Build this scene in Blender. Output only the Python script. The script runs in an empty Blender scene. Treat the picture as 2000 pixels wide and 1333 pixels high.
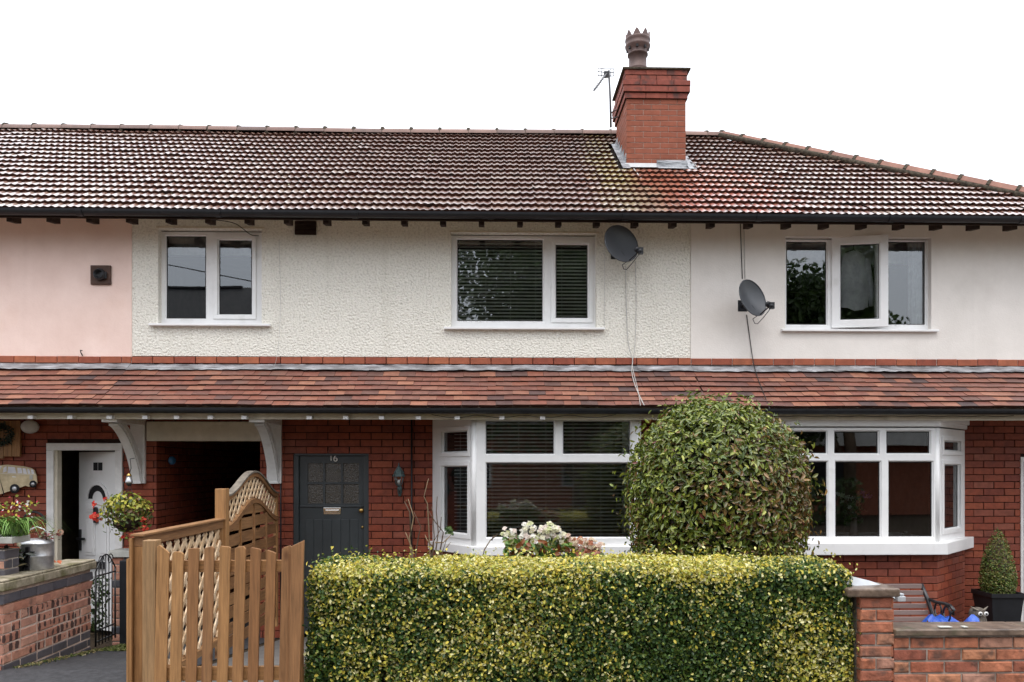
import bpy, math, random
import numpy as np
from mathutils import Vector, Matrix
R = math.radians
random.seed(7); rng = np.random.default_rng(7)
S = bpy.context.scene
COL = S.collection

# ---------------------------------------------------------------- camera
F = 1570.0; YAW = R(1.5); EYE = Vector((0.0, -8.5, 1.8)); HOR = 912.0
cd = bpy.data.cameras.new("camera"); cam = bpy.data.objects.new("camera", cd); COL.objects.link(cam)
cam.location = EYE; cam.rotation_euler = (R(90), 0, -YAW)
cd.sensor_width = 36; cd.lens = F / 2000 * 36
cd.shift_y = (HOR - 666.5) / 2000; cd.clip_end = 500; cd.clip_start = 0.05
S.camera = cam

# ---------------------------------------------------------------- sky and light (bright overcast day)
SUN_EL, SUN_AZ = R(66), R(-28)          # azimuth measured from straight behind the camera, towards the left
wd = bpy.data.worlds.new("World"); S.world = wd; wd.use_nodes = True
nt = wd.node_tree; nt.nodes.clear()
N = nt.nodes.new; L = nt.links.new
sky = N("ShaderNodeTexSky"); sky.sky_type = 'NISHITA'; sky.sun_disc = False
sky.sun_elevation = SUN_EL; sky.sun_rotation = R(180) + SUN_AZ; sky.dust_density = 3
bg1 = N("ShaderNodeBackground"); L(sky.outputs[0], bg1.inputs[0]); bg1.inputs[1].default_value = 0.05
tc = N("ShaderNodeTexCoord"); nz = N("ShaderNodeTexNoise"); nz.inputs['Scale'].default_value = 1.6; nz.inputs['Detail'].default_value = 4
L(tc.outputs['Generated'], nz.inputs['Vector'])
cr = N("ShaderNodeValToRGB"); cr.color_ramp.elements[0].position = .3; cr.color_ramp.elements[1].position = .7
cr.color_ramp.elements[0].color = (.86, .88, .92, 1); cr.color_ramp.elements[1].color = (1, 1, 1, 1)
L(nz.outputs[0], cr.inputs[0])
sp = N("ShaderNodeSeparateXYZ"); L(tc.outputs['Generated'], sp.inputs[0])
mz = N("ShaderNodeMapRange"); mz.inputs[1].default_value = 0; mz.inputs[2].default_value = 1; mz.inputs[3].default_value = .52; mz.inputs[4].default_value = 1.56; L(sp.outputs[2], mz.inputs[0])
bg2 = N("ShaderNodeBackground"); L(cr.outputs[0], bg2.inputs[0]); L(mz.outputs[0], bg2.inputs[1])
add = N("ShaderNodeAddShader"); L(bg1.outputs[0], add.inputs[0]); L(bg2.outputs[0], add.inputs[1])
wo = N("ShaderNodeOutputWorld"); L(add.outputs[0], wo.inputs[0])
sl = bpy.data.lights.new("sun", 'SUN'); sl.energy = 0.65; sl.angle = R(35); sl.color = (1, .97, .92)
sun = bpy.data.objects.new("sun", sl); COL.objects.link(sun)
sd = Vector((math.sin(SUN_AZ) * math.cos(SUN_EL), -math.cos(SUN_AZ) * math.cos(SUN_EL), math.sin(SUN_EL)))
sun.rotation_euler = sd.to_track_quat('Z', 'Y').to_euler(); sun.location = (-6, -14, 20)
S.view_settings.view_transform = 'Standard'; S.view_settings.look = 'None'; S.view_settings.gamma = 1
S.view_settings.use_curve_mapping = False
S.view_settings.exposure = 0.9
S.cycles.max_bounces = 8; S.cycles.transparent_max_bounces = 16

# ---------------------------------------------------------------- helpers
def at(px, py, Y):
    "world point on the plane y=Y seen at a pixel of the 2000 px photograph"
    u = (px - 1000) / F
    t = (Y - EYE.y) / (math.cos(YAW) - u * math.sin(YAW))
    return Vector((t * (math.sin(YAW) + u * math.cos(YAW)), Y, EYE.z + t * (HOR - py) / F))
def X(px, Y): return at(px, 900, Y).x
def Z(py, Y, px=1000): return at(px, py, Y).z

ORG = {}
def org(o): return ORG.get(o.name, Vector((0, 0, 0))) if o else Vector((0, 0, 0))
def thing(name, label, cat, loc=(0, 0, 0), group=None, kind=None):
    o = bpy.data.objects.new(name, None); COL.objects.link(o); o.location = loc; o.empty_display_size = .1
    ORG[o.name] = Vector(loc); tag(o, label, cat, group, kind); return o
def tag(o, label=None, cat=None, group=None, kind=None):
    if label: o['label'] = label
    if cat: o['category'] = cat
    if group: o['group'] = group
    if kind: o['kind'] = kind
    return o
def place(name, mesh, parent, loc, rotz=0, rot=None):
    o = bpy.data.objects.new(name, mesh); COL.objects.link(o); o.parent = parent
    o.location = Vector(loc) - org(parent)
    if rot is not None: o.rotation_euler = rot
    elif rotz: o.rotation_euler = (0, 0, rotz)
    ORG[o.name] = Vector(loc); return o

class MB:
    def __init__(s): s.v = []; s.f = []; s.m = []; s.mats = []; s.M = None; s.mi = 0; s.smooth = []
    def mat(s, m):
        if m not in s.mats: s.mats.append(m)
        s.mi = s.mats.index(m); return s
    def add(s, vs, fs, smooth=False):
        b = len(s.v)
        if s.M is not None: vs = [s.M @ Vector(v) for v in vs]
        s.v += [tuple(v) for v in vs]
        for f in fs: s.f.append(tuple(i + b for i in f)); s.m.append(s.mi); s.smooth.append(smooth)
        return s
    def box(s, x0, x1, y0, y1, z0, z1):
        v = [(x0, y0, z0), (x1, y0, z0), (x1, y1, z0), (x0, y1, z0), (x0, y0, z1), (x1, y0, z1), (x1, y1, z1), (x0, y1, z1)]
        return s.add(v, [(0, 3, 2, 1), (4, 5, 6, 7), (0, 1, 5, 4), (1, 2, 6, 5), (2, 3, 7, 6), (3, 0, 4, 7)])
    def prism(s, poly, a0, a1, axis='x'):
        "polygon in the two other axes, extruded along axis"
        n = len(poly)
        def mk(p, a):
            return (a, p[0], p[1]) if axis == 'x' else (p[0], a, p[1]) if axis == 'y' else (p[0], p[1], a)
        v = [mk(p, a0) for p in poly] + [mk(p, a1) for p in poly]
        fs = [tuple(range(n)), tuple(range(2 * n - 1, n - 1, -1))] + [(i, i + n, (i + 1) % n + n, (i + 1) % n) for i in range(n)]
        return s.add(v, fs)
    def strip(s, A, B, smooth=False):
        n = len(A); return s.add(list(A) + list(B), [(i, i + 1, i + 1 + n, i + n) for i in range(n - 1)], smooth)
    def tube(s, pts, r, n=6, smooth=True, cap=True):
        pts = [Vector(p) for p in pts]; rr = r if isinstance(r, (list, tuple)) else [r] * len(pts)
        vs = []; up = Vector((0, 0, 1))
        for i, p in enumerate(pts):
            d = (pts[min(i + 1, len(pts) - 1)] - pts[max(i - 1, 0)]).normalized()
            a = d.cross(up if abs(d.z) < .95 else Vector((1, 0, 0))).normalized(); b = d.cross(a)
            vs += [p + (a * math.cos(2 * math.pi * k / n) + b * math.sin(2 * math.pi * k / n)) * rr[i] for k in range(n)]
        fs = []
        for i in range(len(pts) - 1):
            for k in range(n):
                k2 = (k + 1) % n; fs.append((i * n + k, i * n + k2, (i + 1) * n + k2, (i + 1) * n + k))
        if cap: fs += [tuple(range(n - 1, -1, -1)), tuple((len(pts) - 1) * n + k for k in range(n))]
        return s.add(vs, fs, smooth)
    def lathe(s, prof, c=(0, 0, 0), n=20, smooth=True, sx=1, sy=1):
        vs = []; m = len(prof)
        for r, z in prof:
            vs += [(c[0] + r * sx * math.cos(2 * math.pi * k / n), c[1] + r * sy * math.sin(2 * math.pi * k / n), c[2] + z) for k in range(n)]
        fs = [(i * n + k, i * n + (k + 1) % n, (i + 1) * n + (k + 1) % n, (i + 1) * n + k) for i in range(m - 1) for k in range(n)]
        fs += [tuple(range(n - 1, -1, -1)), tuple((m - 1) * n + k for k in range(n))]
        return s.add(vs, fs, smooth)
    def sphere(s, c, r, n=10, m=7, sx=1, sy=1, sz=1):
        return s.lathe([(max(1e-4, r * math.sin(math.pi * i / m)), -r * sz * math.cos(math.pi * i / m)) for i in range(m + 1)], c, n, True, sx, sy)
    def mesh(s, name, m=None):
        me = bpy.data.meshes.new(name); me.from_pydata(s.v, [], s.f)
        for x in ([m] if m else s.mats): me.materials.append(x)
        if not m and s.m: me.polygons.foreach_set('material_index', s.m)
        me.polygons.foreach_set('use_smooth', s.smooth); me.update(); return me
    def build(s, name, m=None, parent=None, bevel=0, label=None):
        o0 = org(parent); s.v = [(a - o0.x, b - o0.y, c - o0.z) for a, b, c in s.v]
        o = bpy.data.objects.new(name, s.mesh(name, m)); COL.objects.link(o); o.parent = parent
        ORG[o.name] = o0.copy() if parent else Vector((0, 0, 0))
        if bevel:
            b = o.modifiers.new('bevel', 'BEVEL'); b.width = bevel; b.segments = 2; b.limit_method = 'ANGLE'
        if label: o['label'] = label
        return o
def solo(mb, name, m, label, cat, base, group=None, kind=None, bevel=0):
    "one-mesh thing with its origin at base"
    b = Vector(base); mb.v = [(p[0] - b.x, p[1] - b.y, p[2] - b.z) for p in mb.v]
    o = bpy.data.objects.new(name, mb.mesh(name, m)); COL.objects.link(o); o.location = b; ORG[o.name] = b
    if bevel:
        bv = o.modifiers.new('bevel', 'BEVEL'); bv.width = bevel; bv.segments = 2; bv.limit_method = 'ANGLE'
    return tag(o, label, cat, group, kind)
def frameM(origin, ang):
    "local x along the wall, local y INTO the wall, local z up"
    return Matrix.Translation(origin) @ Matrix.Rotation(ang, 4, 'Z')

# ---------------------------------------------------------------- materials
def mat(name, cols, rough=.6, spec=.5, metal=0, ns=6, namt=.25, bs=0, bd=.003, piece=False, stretch=None, coat=0, world=False, trans=0, dirt=None, rvar=0, ior=None, bdet=4, streak=None, knots=False):
    m = bpy.data.materials.new(name); m.use_nodes = True; nt = m.node_tree; N = nt.nodes.new; L = nt.links.new
    p = nt.nodes['Principled BSDF']
    if isinstance(cols, tuple): cols = [cols, cols]
    co = N('ShaderNodeTexCoord'); geo = N('ShaderNodeNewGeometry'); oi = N('ShaderNodeObjectInfo')
    rnd = N('ShaderNodeMath'); rnd.operation = 'ADD'; L(oi.outputs['Random'], rnd.inputs[0]); L(geo.outputs['Random Per Island'], rnd.inputs[1])
    fr = N('ShaderNodeMath'); fr.operation = 'FRACT'; L(rnd.outputs[0], fr.inputs[0])
    vec = geo.outputs['Position'] if world else co.outputs['Object']
    if piece and not world:
        mu = N('ShaderNodeMath'); mu.operation = 'MULTIPLY'; mu.inputs[1].default_value = 43; L(fr.outputs[0], mu.inputs[0])
        va = N('ShaderNodeVectorMath'); L(vec, va.inputs[0]); L(mu.outputs[0], va.inputs[1]); vec = va.outputs[0]
    if stretch:
        mp = N('ShaderNodeMapping'); mp.inputs['Scale'].default_value = stretch; L(vec, mp.inputs[0]); vec = mp.outputs[0]
    n1 = N('ShaderNodeTexNoise'); n1.inputs['Scale'].default_value = ns; n1.inputs['Detail'].default_value = 6; n1.inputs['Roughness'].default_value = .65
    L(vec, n1.inputs['Vector'])
    if piece:
        ramp = N('ShaderNodeValToRGB'); els = ramp.color_ramp.elements
        while len(els) < len(cols): els.new(.5)
        for i, c in enumerate(cols): els[i].position = i / max(1, len(cols) - 1); els[i].color = (*c, 1)
        L(fr.outputs[0], ramp.inputs[0]); base = ramp.outputs[0]
    else:
        ramp = N('ShaderNodeValToRGB'); els = ramp.color_ramp.elements
        while len(els) < len(cols): els.new(.5)
        for i, c in enumerate(cols): els[i].position = .3 + .4 * i / max(1, len(cols) - 1); els[i].color = (*c, 1)
        L(n1.outputs[0], ramp.inputs[0]); base = ramp.outputs[0]
    mr = N('ShaderNodeMapRange'); mr.inputs[1].default_value = .25; mr.inputs[2].default_value = .75
    mr.inputs[3].default_value = 1 - namt; mr.inputs[4].default_value = 1 + namt; L(n1.outputs[0], mr.inputs[0])
    mx = N('ShaderNodeMix'); mx.data_type = 'RGBA'; mx.blend_type = 'MULTIPLY'; mx.inputs[0].default_value = 1
    L(base, mx.inputs[6]); L(mr.outputs[0], mx.inputs[7]); out = mx.outputs[2]
    if dirt:      # (colour, scale, threshold, amount) blotches of grime with a shape of their own
        n3 = N('ShaderNodeTexNoise'); n3.inputs['Scale'].default_value = dirt[1]; n3.inputs['Detail'].default_value = 5; L(vec, n3.inputs['Vector'])
        m3 = N('ShaderNodeMapRange'); m3.inputs[1].default_value = dirt[2]; m3.inputs[2].default_value = dirt[2] + .15; m3.inputs[4].default_value = dirt[3]; L(n3.outputs[0], m3.inputs[0])
        x3 = N('ShaderNodeMix'); x3.data_type = 'RGBA'; L(m3.outputs[0], x3.inputs[0]); L(out, x3.inputs[6]); x3.inputs[7].default_value = (*dirt[0], 1); out = x3.outputs[2]
    if streak:    # (colour, threshold, amount) rain-washed vertical stains
        g5 = N('ShaderNodeMapping'); g5.inputs['Scale'].default_value = (5, 5, .45); L(geo.outputs['Position'], g5.inputs[0])
        n5 = N('ShaderNodeTexNoise'); n5.inputs['Scale'].default_value = 1; n5.inputs['Detail'].default_value = 5; L(g5.outputs[0], n5.inputs['Vector'])
        m5 = N('ShaderNodeMapRange'); m5.inputs[1].default_value = streak[1]; m5.inputs[2].default_value = streak[1] + .2; m5.inputs[4].default_value = streak[2]; L(n5.outputs[0], m5.inputs[0])
        x5 = N('ShaderNodeMix'); x5.data_type = 'RGBA'; L(m5.outputs[0], x5.inputs[0]); L(out, x5.inputs[6]); x5.inputs[7].default_value = (*streak[0], 1); out = x5.outputs[2]
    if knots:     # scattered dark knots in the boards
        g6 = N('ShaderNodeMapping'); g6.inputs['Scale'].default_value = knots; L(va.outputs[0], g6.inputs[0])
        v6 = N('ShaderNodeTexVoronoi'); v6.inputs['Scale'].default_value = 1; L(g6.outputs[0], v6.inputs['Vector'])
        m6 = N('ShaderNodeMapRange'); m6.inputs[1].default_value = .16; m6.inputs[2].default_value = .05; m6.inputs[4].default_value = .85; L(v6.outputs['Distance'], m6.inputs[0])
        x6 = N('ShaderNodeMix'); x6.data_type = 'RGBA'; L(m6.outputs[0], x6.inputs[0]); L(out, x6.inputs[6]); x6.inputs[7].default_value = (.085, .032, .014, 1); out = x6.outputs[2]
    L(out, p.inputs['Base Color'])
    p.inputs['Roughness'].default_value = rough; p.inputs['Specular IOR Level'].default_value = spec; p.inputs['Metallic'].default_value = metal
    if ior: p.inputs['IOR'].default_value = ior
    p.inputs['Coat Weight'].default_value = coat; p.inputs['Coat Roughness'].default_value = .12
    if rvar:
        m4 = N('ShaderNodeMapRange'); m4.inputs[1].default_value = .3; m4.inputs[2].default_value = .7; m4.inputs[3].default_value = rough - rvar; m4.inputs[4].default_value = rough + rvar
        L(n1.outputs[0], m4.inputs[0]); L(m4.outputs[0], p.inputs['Roughness'])
    if bs:
        n2 = N('ShaderNodeTexNoise'); n2.inputs['Scale'].default_value = bs; n2.inputs['Detail'].default_value = bdet; L(vec, n2.inputs['Vector'])
        b = N('ShaderNodeBump'); b.inputs['Distance'].default_value = bd; b.inputs['Strength'].default_value = .9
        L(n2.outputs[0], b.inputs['Height']); L(b.outputs[0], p.inputs['Normal'])
    return m

def leafmat(name, rough=.4, trans=.25, spec=.4):
    m = bpy.data.materials.new(name); m.use_nodes = True; nt = m.node_tree; N = nt.nodes.new; L = nt.links.new
    p = nt.nodes['Principled BSDF']; a = N('ShaderNodeAttribute'); a.attribute_name = 'col'
    L(a.outputs[0], p.inputs['Base Color']); p.inputs['Roughness'].default_value = rough; p.inputs['Specular IOR Level'].default_value = spec
    tr = N('ShaderNodeBsdfTranslucent'); L(a.outputs[0], tr.inputs[0]); mx = N('ShaderNodeMixShader'); mx.inputs[0].default_value = trans
    L(p.outputs[0], mx.inputs[1]); L(tr.outputs[0], mx.inputs[2]); L(mx.outputs[0], nt.nodes['Material Output'].inputs[0]); return m

def glassmat(name, ior=2.2, tint=(.96, .98, .97)):
    m = bpy.data.materials.new(name); m.use_nodes = True; nt = m.node_tree; N = nt.nodes.new; L = nt.links.new; nt.nodes.clear()
    fz = N('ShaderNodeFresnel'); fz.inputs[0].default_value = ior
    t = N('ShaderNodeBsdfTransparent'); t.inputs[0].default_value = (*tint, 1); g = N('ShaderNodeBsdfGlossy'); g.inputs['Roughness'].default_value = .0
    g.inputs[0].default_value = (.95, .98, 1, 1)
    co = N('ShaderNodeTexCoord'); n = N('ShaderNodeTexNoise'); n.inputs['Scale'].default_value = 2.2; n.inputs['Detail'].default_value = 0; L(co.outputs['Object'], n.inputs['Vector'])
    b = N('ShaderNodeBump'); b.inputs['Distance'].default_value = .0006; b.inputs['Strength'].default_value = .5; L(n.outputs[0], b.inputs['Height']); L(b.outputs[0], g.inputs['Normal'])
    mx = N('ShaderNodeMixShader'); L(fz.outputs[0], mx.inputs[0]); L(t.outputs[0], mx.inputs[1]); L(g.outputs[0], mx.inputs[2])
    o = N('ShaderNodeOutputMaterial'); L(mx.outputs[0], o.inputs[0]); return m

M = {}
M['cream'] = mat('cream_pebbledash', [(.60, .575, .50), (.80, .775, .695), (.84, .815, .74)], .85, .2, ns=48, namt=.05, bs=48, bd=.024, dirt=((.58, .54, .45), 1.6, .60, .2), bdet=2, streak=((.52, .49, .40), .58, .22))
M['pink'] = mat('pink_render', [(.80, .60, .525), (.84, .66, .59)], .8, .25, ns=2, namt=.06, bs=60, bd=.002, dirt=((.70, .45, .34), 1.1, .54, .4), streak=((.60, .42, .35), .58, .2))
M['grey_render'] = mat('warm_grey_render', [(.73, .69, .64), (.77, .73, .685)], .8, .25, ns=2.5, namt=.05, bs=70, bd=.0025, dirt=((.48, .42, .37), 1.5, .6, .3), streak=((.52, .48, .44), .58, .2))
M['mortar_dark'] = mat('dark_mortar', [(.020, .011, .009), (.045, .025, .02)], .9, .1, ns=20)
M['mortar'] = mat('grey_mortar', [(.34, .30, .26), (.48, .43, .38)], .95, .1, ns=14, namt=.3, bs=60, bd=.004, dirt=((.10, .10, .06), 4, .58, .6))
M['red_brick'] = mat('pressed_red_brick', [(.235, .052, .026), (.27, .064, .031), (.20, .044, .024), (.285, .072, .034), (.175, .038, .023), (.25, .075, .045)], .6, .3, ns=16, namt=.28, piece=True, bs=60, bd=.003, dirt=((.09, .03, .02), 5, .58, .55), streak=((.10, .045, .035), .60, .5))
M['string_brick'] = mat('string_course_brick', [(.27, .075, .038), (.33, .10, .05), (.24, .06, .035), (.37, .12, .058)], .6, .3, ns=14, namt=.28, piece=True, bs=70, bd=.002)
M['chimney_brick'] = mat('chimney_brick', [(.205, .062, .034), (.25, .078, .043), (.225, .068, .038)], .7, .25, ns=12, namt=.2, piece=True, bs=60, bd=.002, dirt=((.15, .08, .06), 9, .62, .6))
M['corbel_brick'] = mat('sooty_chimney_brick', [(.19, .050, .035), (.25, .070, .045)], .7, .25, ns=12, namt=.35, piece=True, dirt=((.06, .04, .035), 8, .52, .8))
M['old_brick'] = mat('weathered_old_brick', [(.31, .10, .055), (.42, .16, .085), (.25, .08, .05), (.44, .19, .10), (.33, .175, .125), (.38, .12, .055)], .75, .3, ns=13, namt=.5, piece=True, bs=26, bd=.012, dirt=((.075, .05, .04), 9, .53, .8))
M['pink_brick'] = mat('pink_rustic_brick', [(.46, .24, .17), (.38, .17, .115), (.50, .28, .205), (.33, .15, .11)], .85, .2, ns=12, namt=.3, piece=True, bs=30, bd=.005, dirt=((.12, .08, .07), 11, .60, .7))
M['blue_brick'] = mat('blue_engineering_brick', [(.075, .072, .085), (.11, .10, .11), (.055, .055, .065)], .6, .4, ns=12, namt=.3, piece=True, dirt=((.22, .17, .15), 8, .63, .5))
M['burnt'] = mat('burnt_brick_mark', [(.055, .035, .035), (.10, .06, .05)], .8, .2, ns=18, namt=.4)
M['roof_sheet'] = mat('roof_underlay', (.02, .014, .013), .9, .1)
M['plain_tile'] = mat('clay_plain_tile', [(.155, .058, .040), (.215, .078, .050), (.13, .060, .050), (.29, .125, .078), (.17, .070, .052), (.20, .076, .053), (.062, .042, .042), (.24, .095, .060)], .45, .4, ns=12, namt=.32, piece=True, bs=50, bd=.0015, coat=.12, dirt=((.12, .085, .07), 6, .57, .5))
M['ridge_tile'] = mat('clay_ridge_tile', [(.19, .085, .06), (.235, .108, .075), (.16, .072, .052)], .6, .3, ns=10, namt=.3, piece=True)
M['ridge_dark'] = mat('weathered_ridge_tile', [(.13, .07, .055), (.19, .11, .085), (.10, .06, .05)], .6, .4, ns=10, namt=.3, piece=True)
M['mossy_mortar'] = mat('mossy_mortar', [(.03, .026, .022), (.085, .07, .05)], .95, .1, ns=30, namt=.4)
M['lead'] = mat('old_lead', [(.13, .14, .15), (.42, .43, .45)], .45, .4, metal=.25, ns=9, namt=.35, bs=24, bd=.012, stretch=(.5, 1, 2), rvar=.2)
M['lead_white'] = mat('white_flashing', (.52, .52, .52), .4, .5, ns=20, namt=.1)
M['upvc'] = mat('white_upvc', [(.78, .78, .775), (.82, .82, .815)], .30, .5, ns=3, namt=.03, dirt=((.50, .49, .45), 7, .60, .30))
M['gasket'] = mat('black_rubber_gasket', (.015, .015, .017), .6, .3)
M['cream_paint'] = mat('cream_painted_wood', [(.60, .54, .42), (.68, .62, .50)], .5, .4, ns=6, namt=.1, dirt=((.30, .25, .17), 5, .62, .5))
M['white_paint'] = mat('white_painted_wood', [(.70, .69, .67), (.78, .77, .75)], .45, .4, ns=8, namt=.08, dirt=((.45, .42, .36), 9, .64, .5))
M['black'] = mat('black_plastic', (.016, .017, .020), .42, .35, ns=9, namt=.3)
M['black_iron'] = mat('black_painted_iron', (.014, .014, .016), .35, .5)
M['rafter'] = mat('dark_stained_timber', [(.025, .015, .012), (.045, .028, .02)], .8, .2)
M['slate_door'] = mat('slate_grey_door_paint', [(.042, .050, .054), (.050, .059, .063)], .38, .45, ns=4, namt=.08)
M['chrome'] = mat('polished_nickel', (.78, .77, .74), .14, .5, metal=1)
M['brass'] = mat('aged_brass', (.55, .36, .12), .3, .5, metal=1)
M['obscure'] = mat('obscured_glass', [(.025, .021, .015), (.075, .063, .046)], .12, .8, ns=60, namt=.5, bs=110, bd=.006)
M['glass'] = glassmat('window_glass')
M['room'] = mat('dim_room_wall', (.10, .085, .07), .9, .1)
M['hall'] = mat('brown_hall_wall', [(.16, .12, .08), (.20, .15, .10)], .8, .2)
M['slat'] = mat('blind_slat', (.80, .79, .72), .5, .4)
M['slat_white'] = mat('white_blind_slat', (.88, .88, .87), .45, .4)
M['tarmac'] = mat('tarmac', [(.030, .031, .034), (.055, .055, .06)], .7, .4, ns=25, namt=.3, bs=140, bd=.004, dirt=((.09, .095, .09), 3, .6, .4))
M['mortar_pink'] = mat('pale_pink_mortar', [(.50, .38, .31), (.62, .50, .43)], .95, .1, ns=14, namt=.2, bs=60, bd=.004)
M['numeral'] = mat('worn_white_numeral', (.70, .68, .64), .4, .5)
M['soil'] = mat('soil', [(.035, .026, .018), (.06, .045, .03)], .95, .1, ns=20, bs=30, bd=.02)
M['paving'] = mat('pavement_slab', [(.12, .115, .11), (.17, .16, .15)], .8, .3, ns=12, namt=.2, piece=True)
M['stone'] = mat('mossy_stone_coping', [(.20, .17, .11), (.33, .29, .22)], .85, .25, ns=9, namt=.35, bs=26, bd=.008, dirt=((.10, .095, .035), 5, .5, .8))
M['cap_stone'] = mat('weathered_cap_stone', [(.085, .055, .038), (.17, .12, .085)], .45, .5, ns=9, namt=.4, bs=22, bd=.010, dirt=((.07, .075, .035), 6, .55, .7), coat=.25)
M['pale_stone'] = mat('pale_stone', [(.42, .42, .38), (.50, .50, .46)], .8, .3, ns=9, namt=.15)
def woodmat(name, cols, st, kn=(7, 7, 3.2)): return mat(name, cols, .55, .35, ns=7, namt=.42, piece=True, stretch=st, bs=26, bd=.002, dirt=((.16, .07, .03), 2.2, .60, .6), knots=kn)
M['wood'] = woodmat('treated_pine', [(.285, .14, .052), (.34, .18, .072), (.225, .105, .042), (.30, .165, .075)], (9, 9, .55))
M['wood_post'] = woodmat('weathered_post_timber', [(.30, .18, .085), (.26, .155, .075)], (9, 9, .55))
M['wood_h'] = woodmat('treated_pine_rail', [(.32, .165, .062), (.27, .13, .048)], (.55, 3, 9), (3.2, 7, 7))
M['wood_y'] = woodmat('treated_pine_board', [(.26, .13, .055), (.21, .105, .046), (.31, .165, .07)], (3, .55, 9), (7, 3.2, 7))
M['lath'] = mat('pale_trellis_lath', [(.62, .46, .30), (.52, .36, .21), (.70, .56, .40)], .6, .3, ns=20, namt=.2, piece=True)
M['grey_wood'] = mat('weathered_cap_moulding', [(.13, .11, .09), (.22, .19, .15)], .7, .3, ns=10)
M['bench'] = mat('grey_brown_bench_slat', [(.20, .145, .13), (.26, .19, .17)], .5, .4, ns=6, namt=.2, piece=True, stretch=(.5, 5, 5))
M['pot'] = mat('terracotta_grey_pot', [(.075, .042, .035), (.115, .068, .058)], .55, .4, ns=8, namt=.2)
M['dish'] = mat('dark_grey_dish', (.055, .060, .068), .38, .5, ns=5, namt=.12)
M['grey_plastic'] = mat('light_grey_plastic', (.38, .40, .42), .4, .5)
M['galv'] = mat('galvanised_steel', [(.42, .43, .44), (.62, .63, .65)], .35, .5, metal=.7, ns=14, namt=.2)
M['alu'] = mat('dull_dark_aluminium', (.10, .10, .105), .5, .4, metal=.3)
M['blue'] = mat('blue_tarpaulin', [(.015, .06, .36), (.03, .11, .50)], .35, .5, bs=14, bd=.02)
M['blue_sign'] = mat('blue_enamel', (.05, .16, .32), .3, .5)
M['red_tin'] = mat('red_brown_fabric', (.30, .05, .03), .7, .3)
M['bark'] = mat('bark', [(.07, .045, .03), (.13, .09, .06)], .9, .2, ns=14, stretch=(1, 1, .3), bs=20, bd=.006)
M['stem'] = mat('bare_rose_stem', [(.10, .07, .045), (.28, .20, .11)], .7, .3, ns=14, piece=True)
M['leaf'] = leafmat('leaf'); M['gloss_leaf'] = leafmat('glossy_leaf', .27, .18, .55); M['petal'] = leafmat('petal', .6, .4, .2)
M['grey_cable'] = mat('grey_cable', (.46, .45, .43), .5, .4); M['black_cable'] = mat('black_cable', (.02, .02, .02), .5, .4)
M['dark_slate'] = mat('dark_roof_slate', [(.03, .03, .033), (.05, .05, .052)], .6, .3, ns=5, piece=True)
M['far_brick'] = mat('far_red_brick', [(.26, .09, .055), (.33, .12, .07)], .85, .2, ns=10, world=True)
M['cloth'] = mat('white_cloth', [(.74, .77, .82), (.82, .84, .86)], .8, .2)

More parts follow.
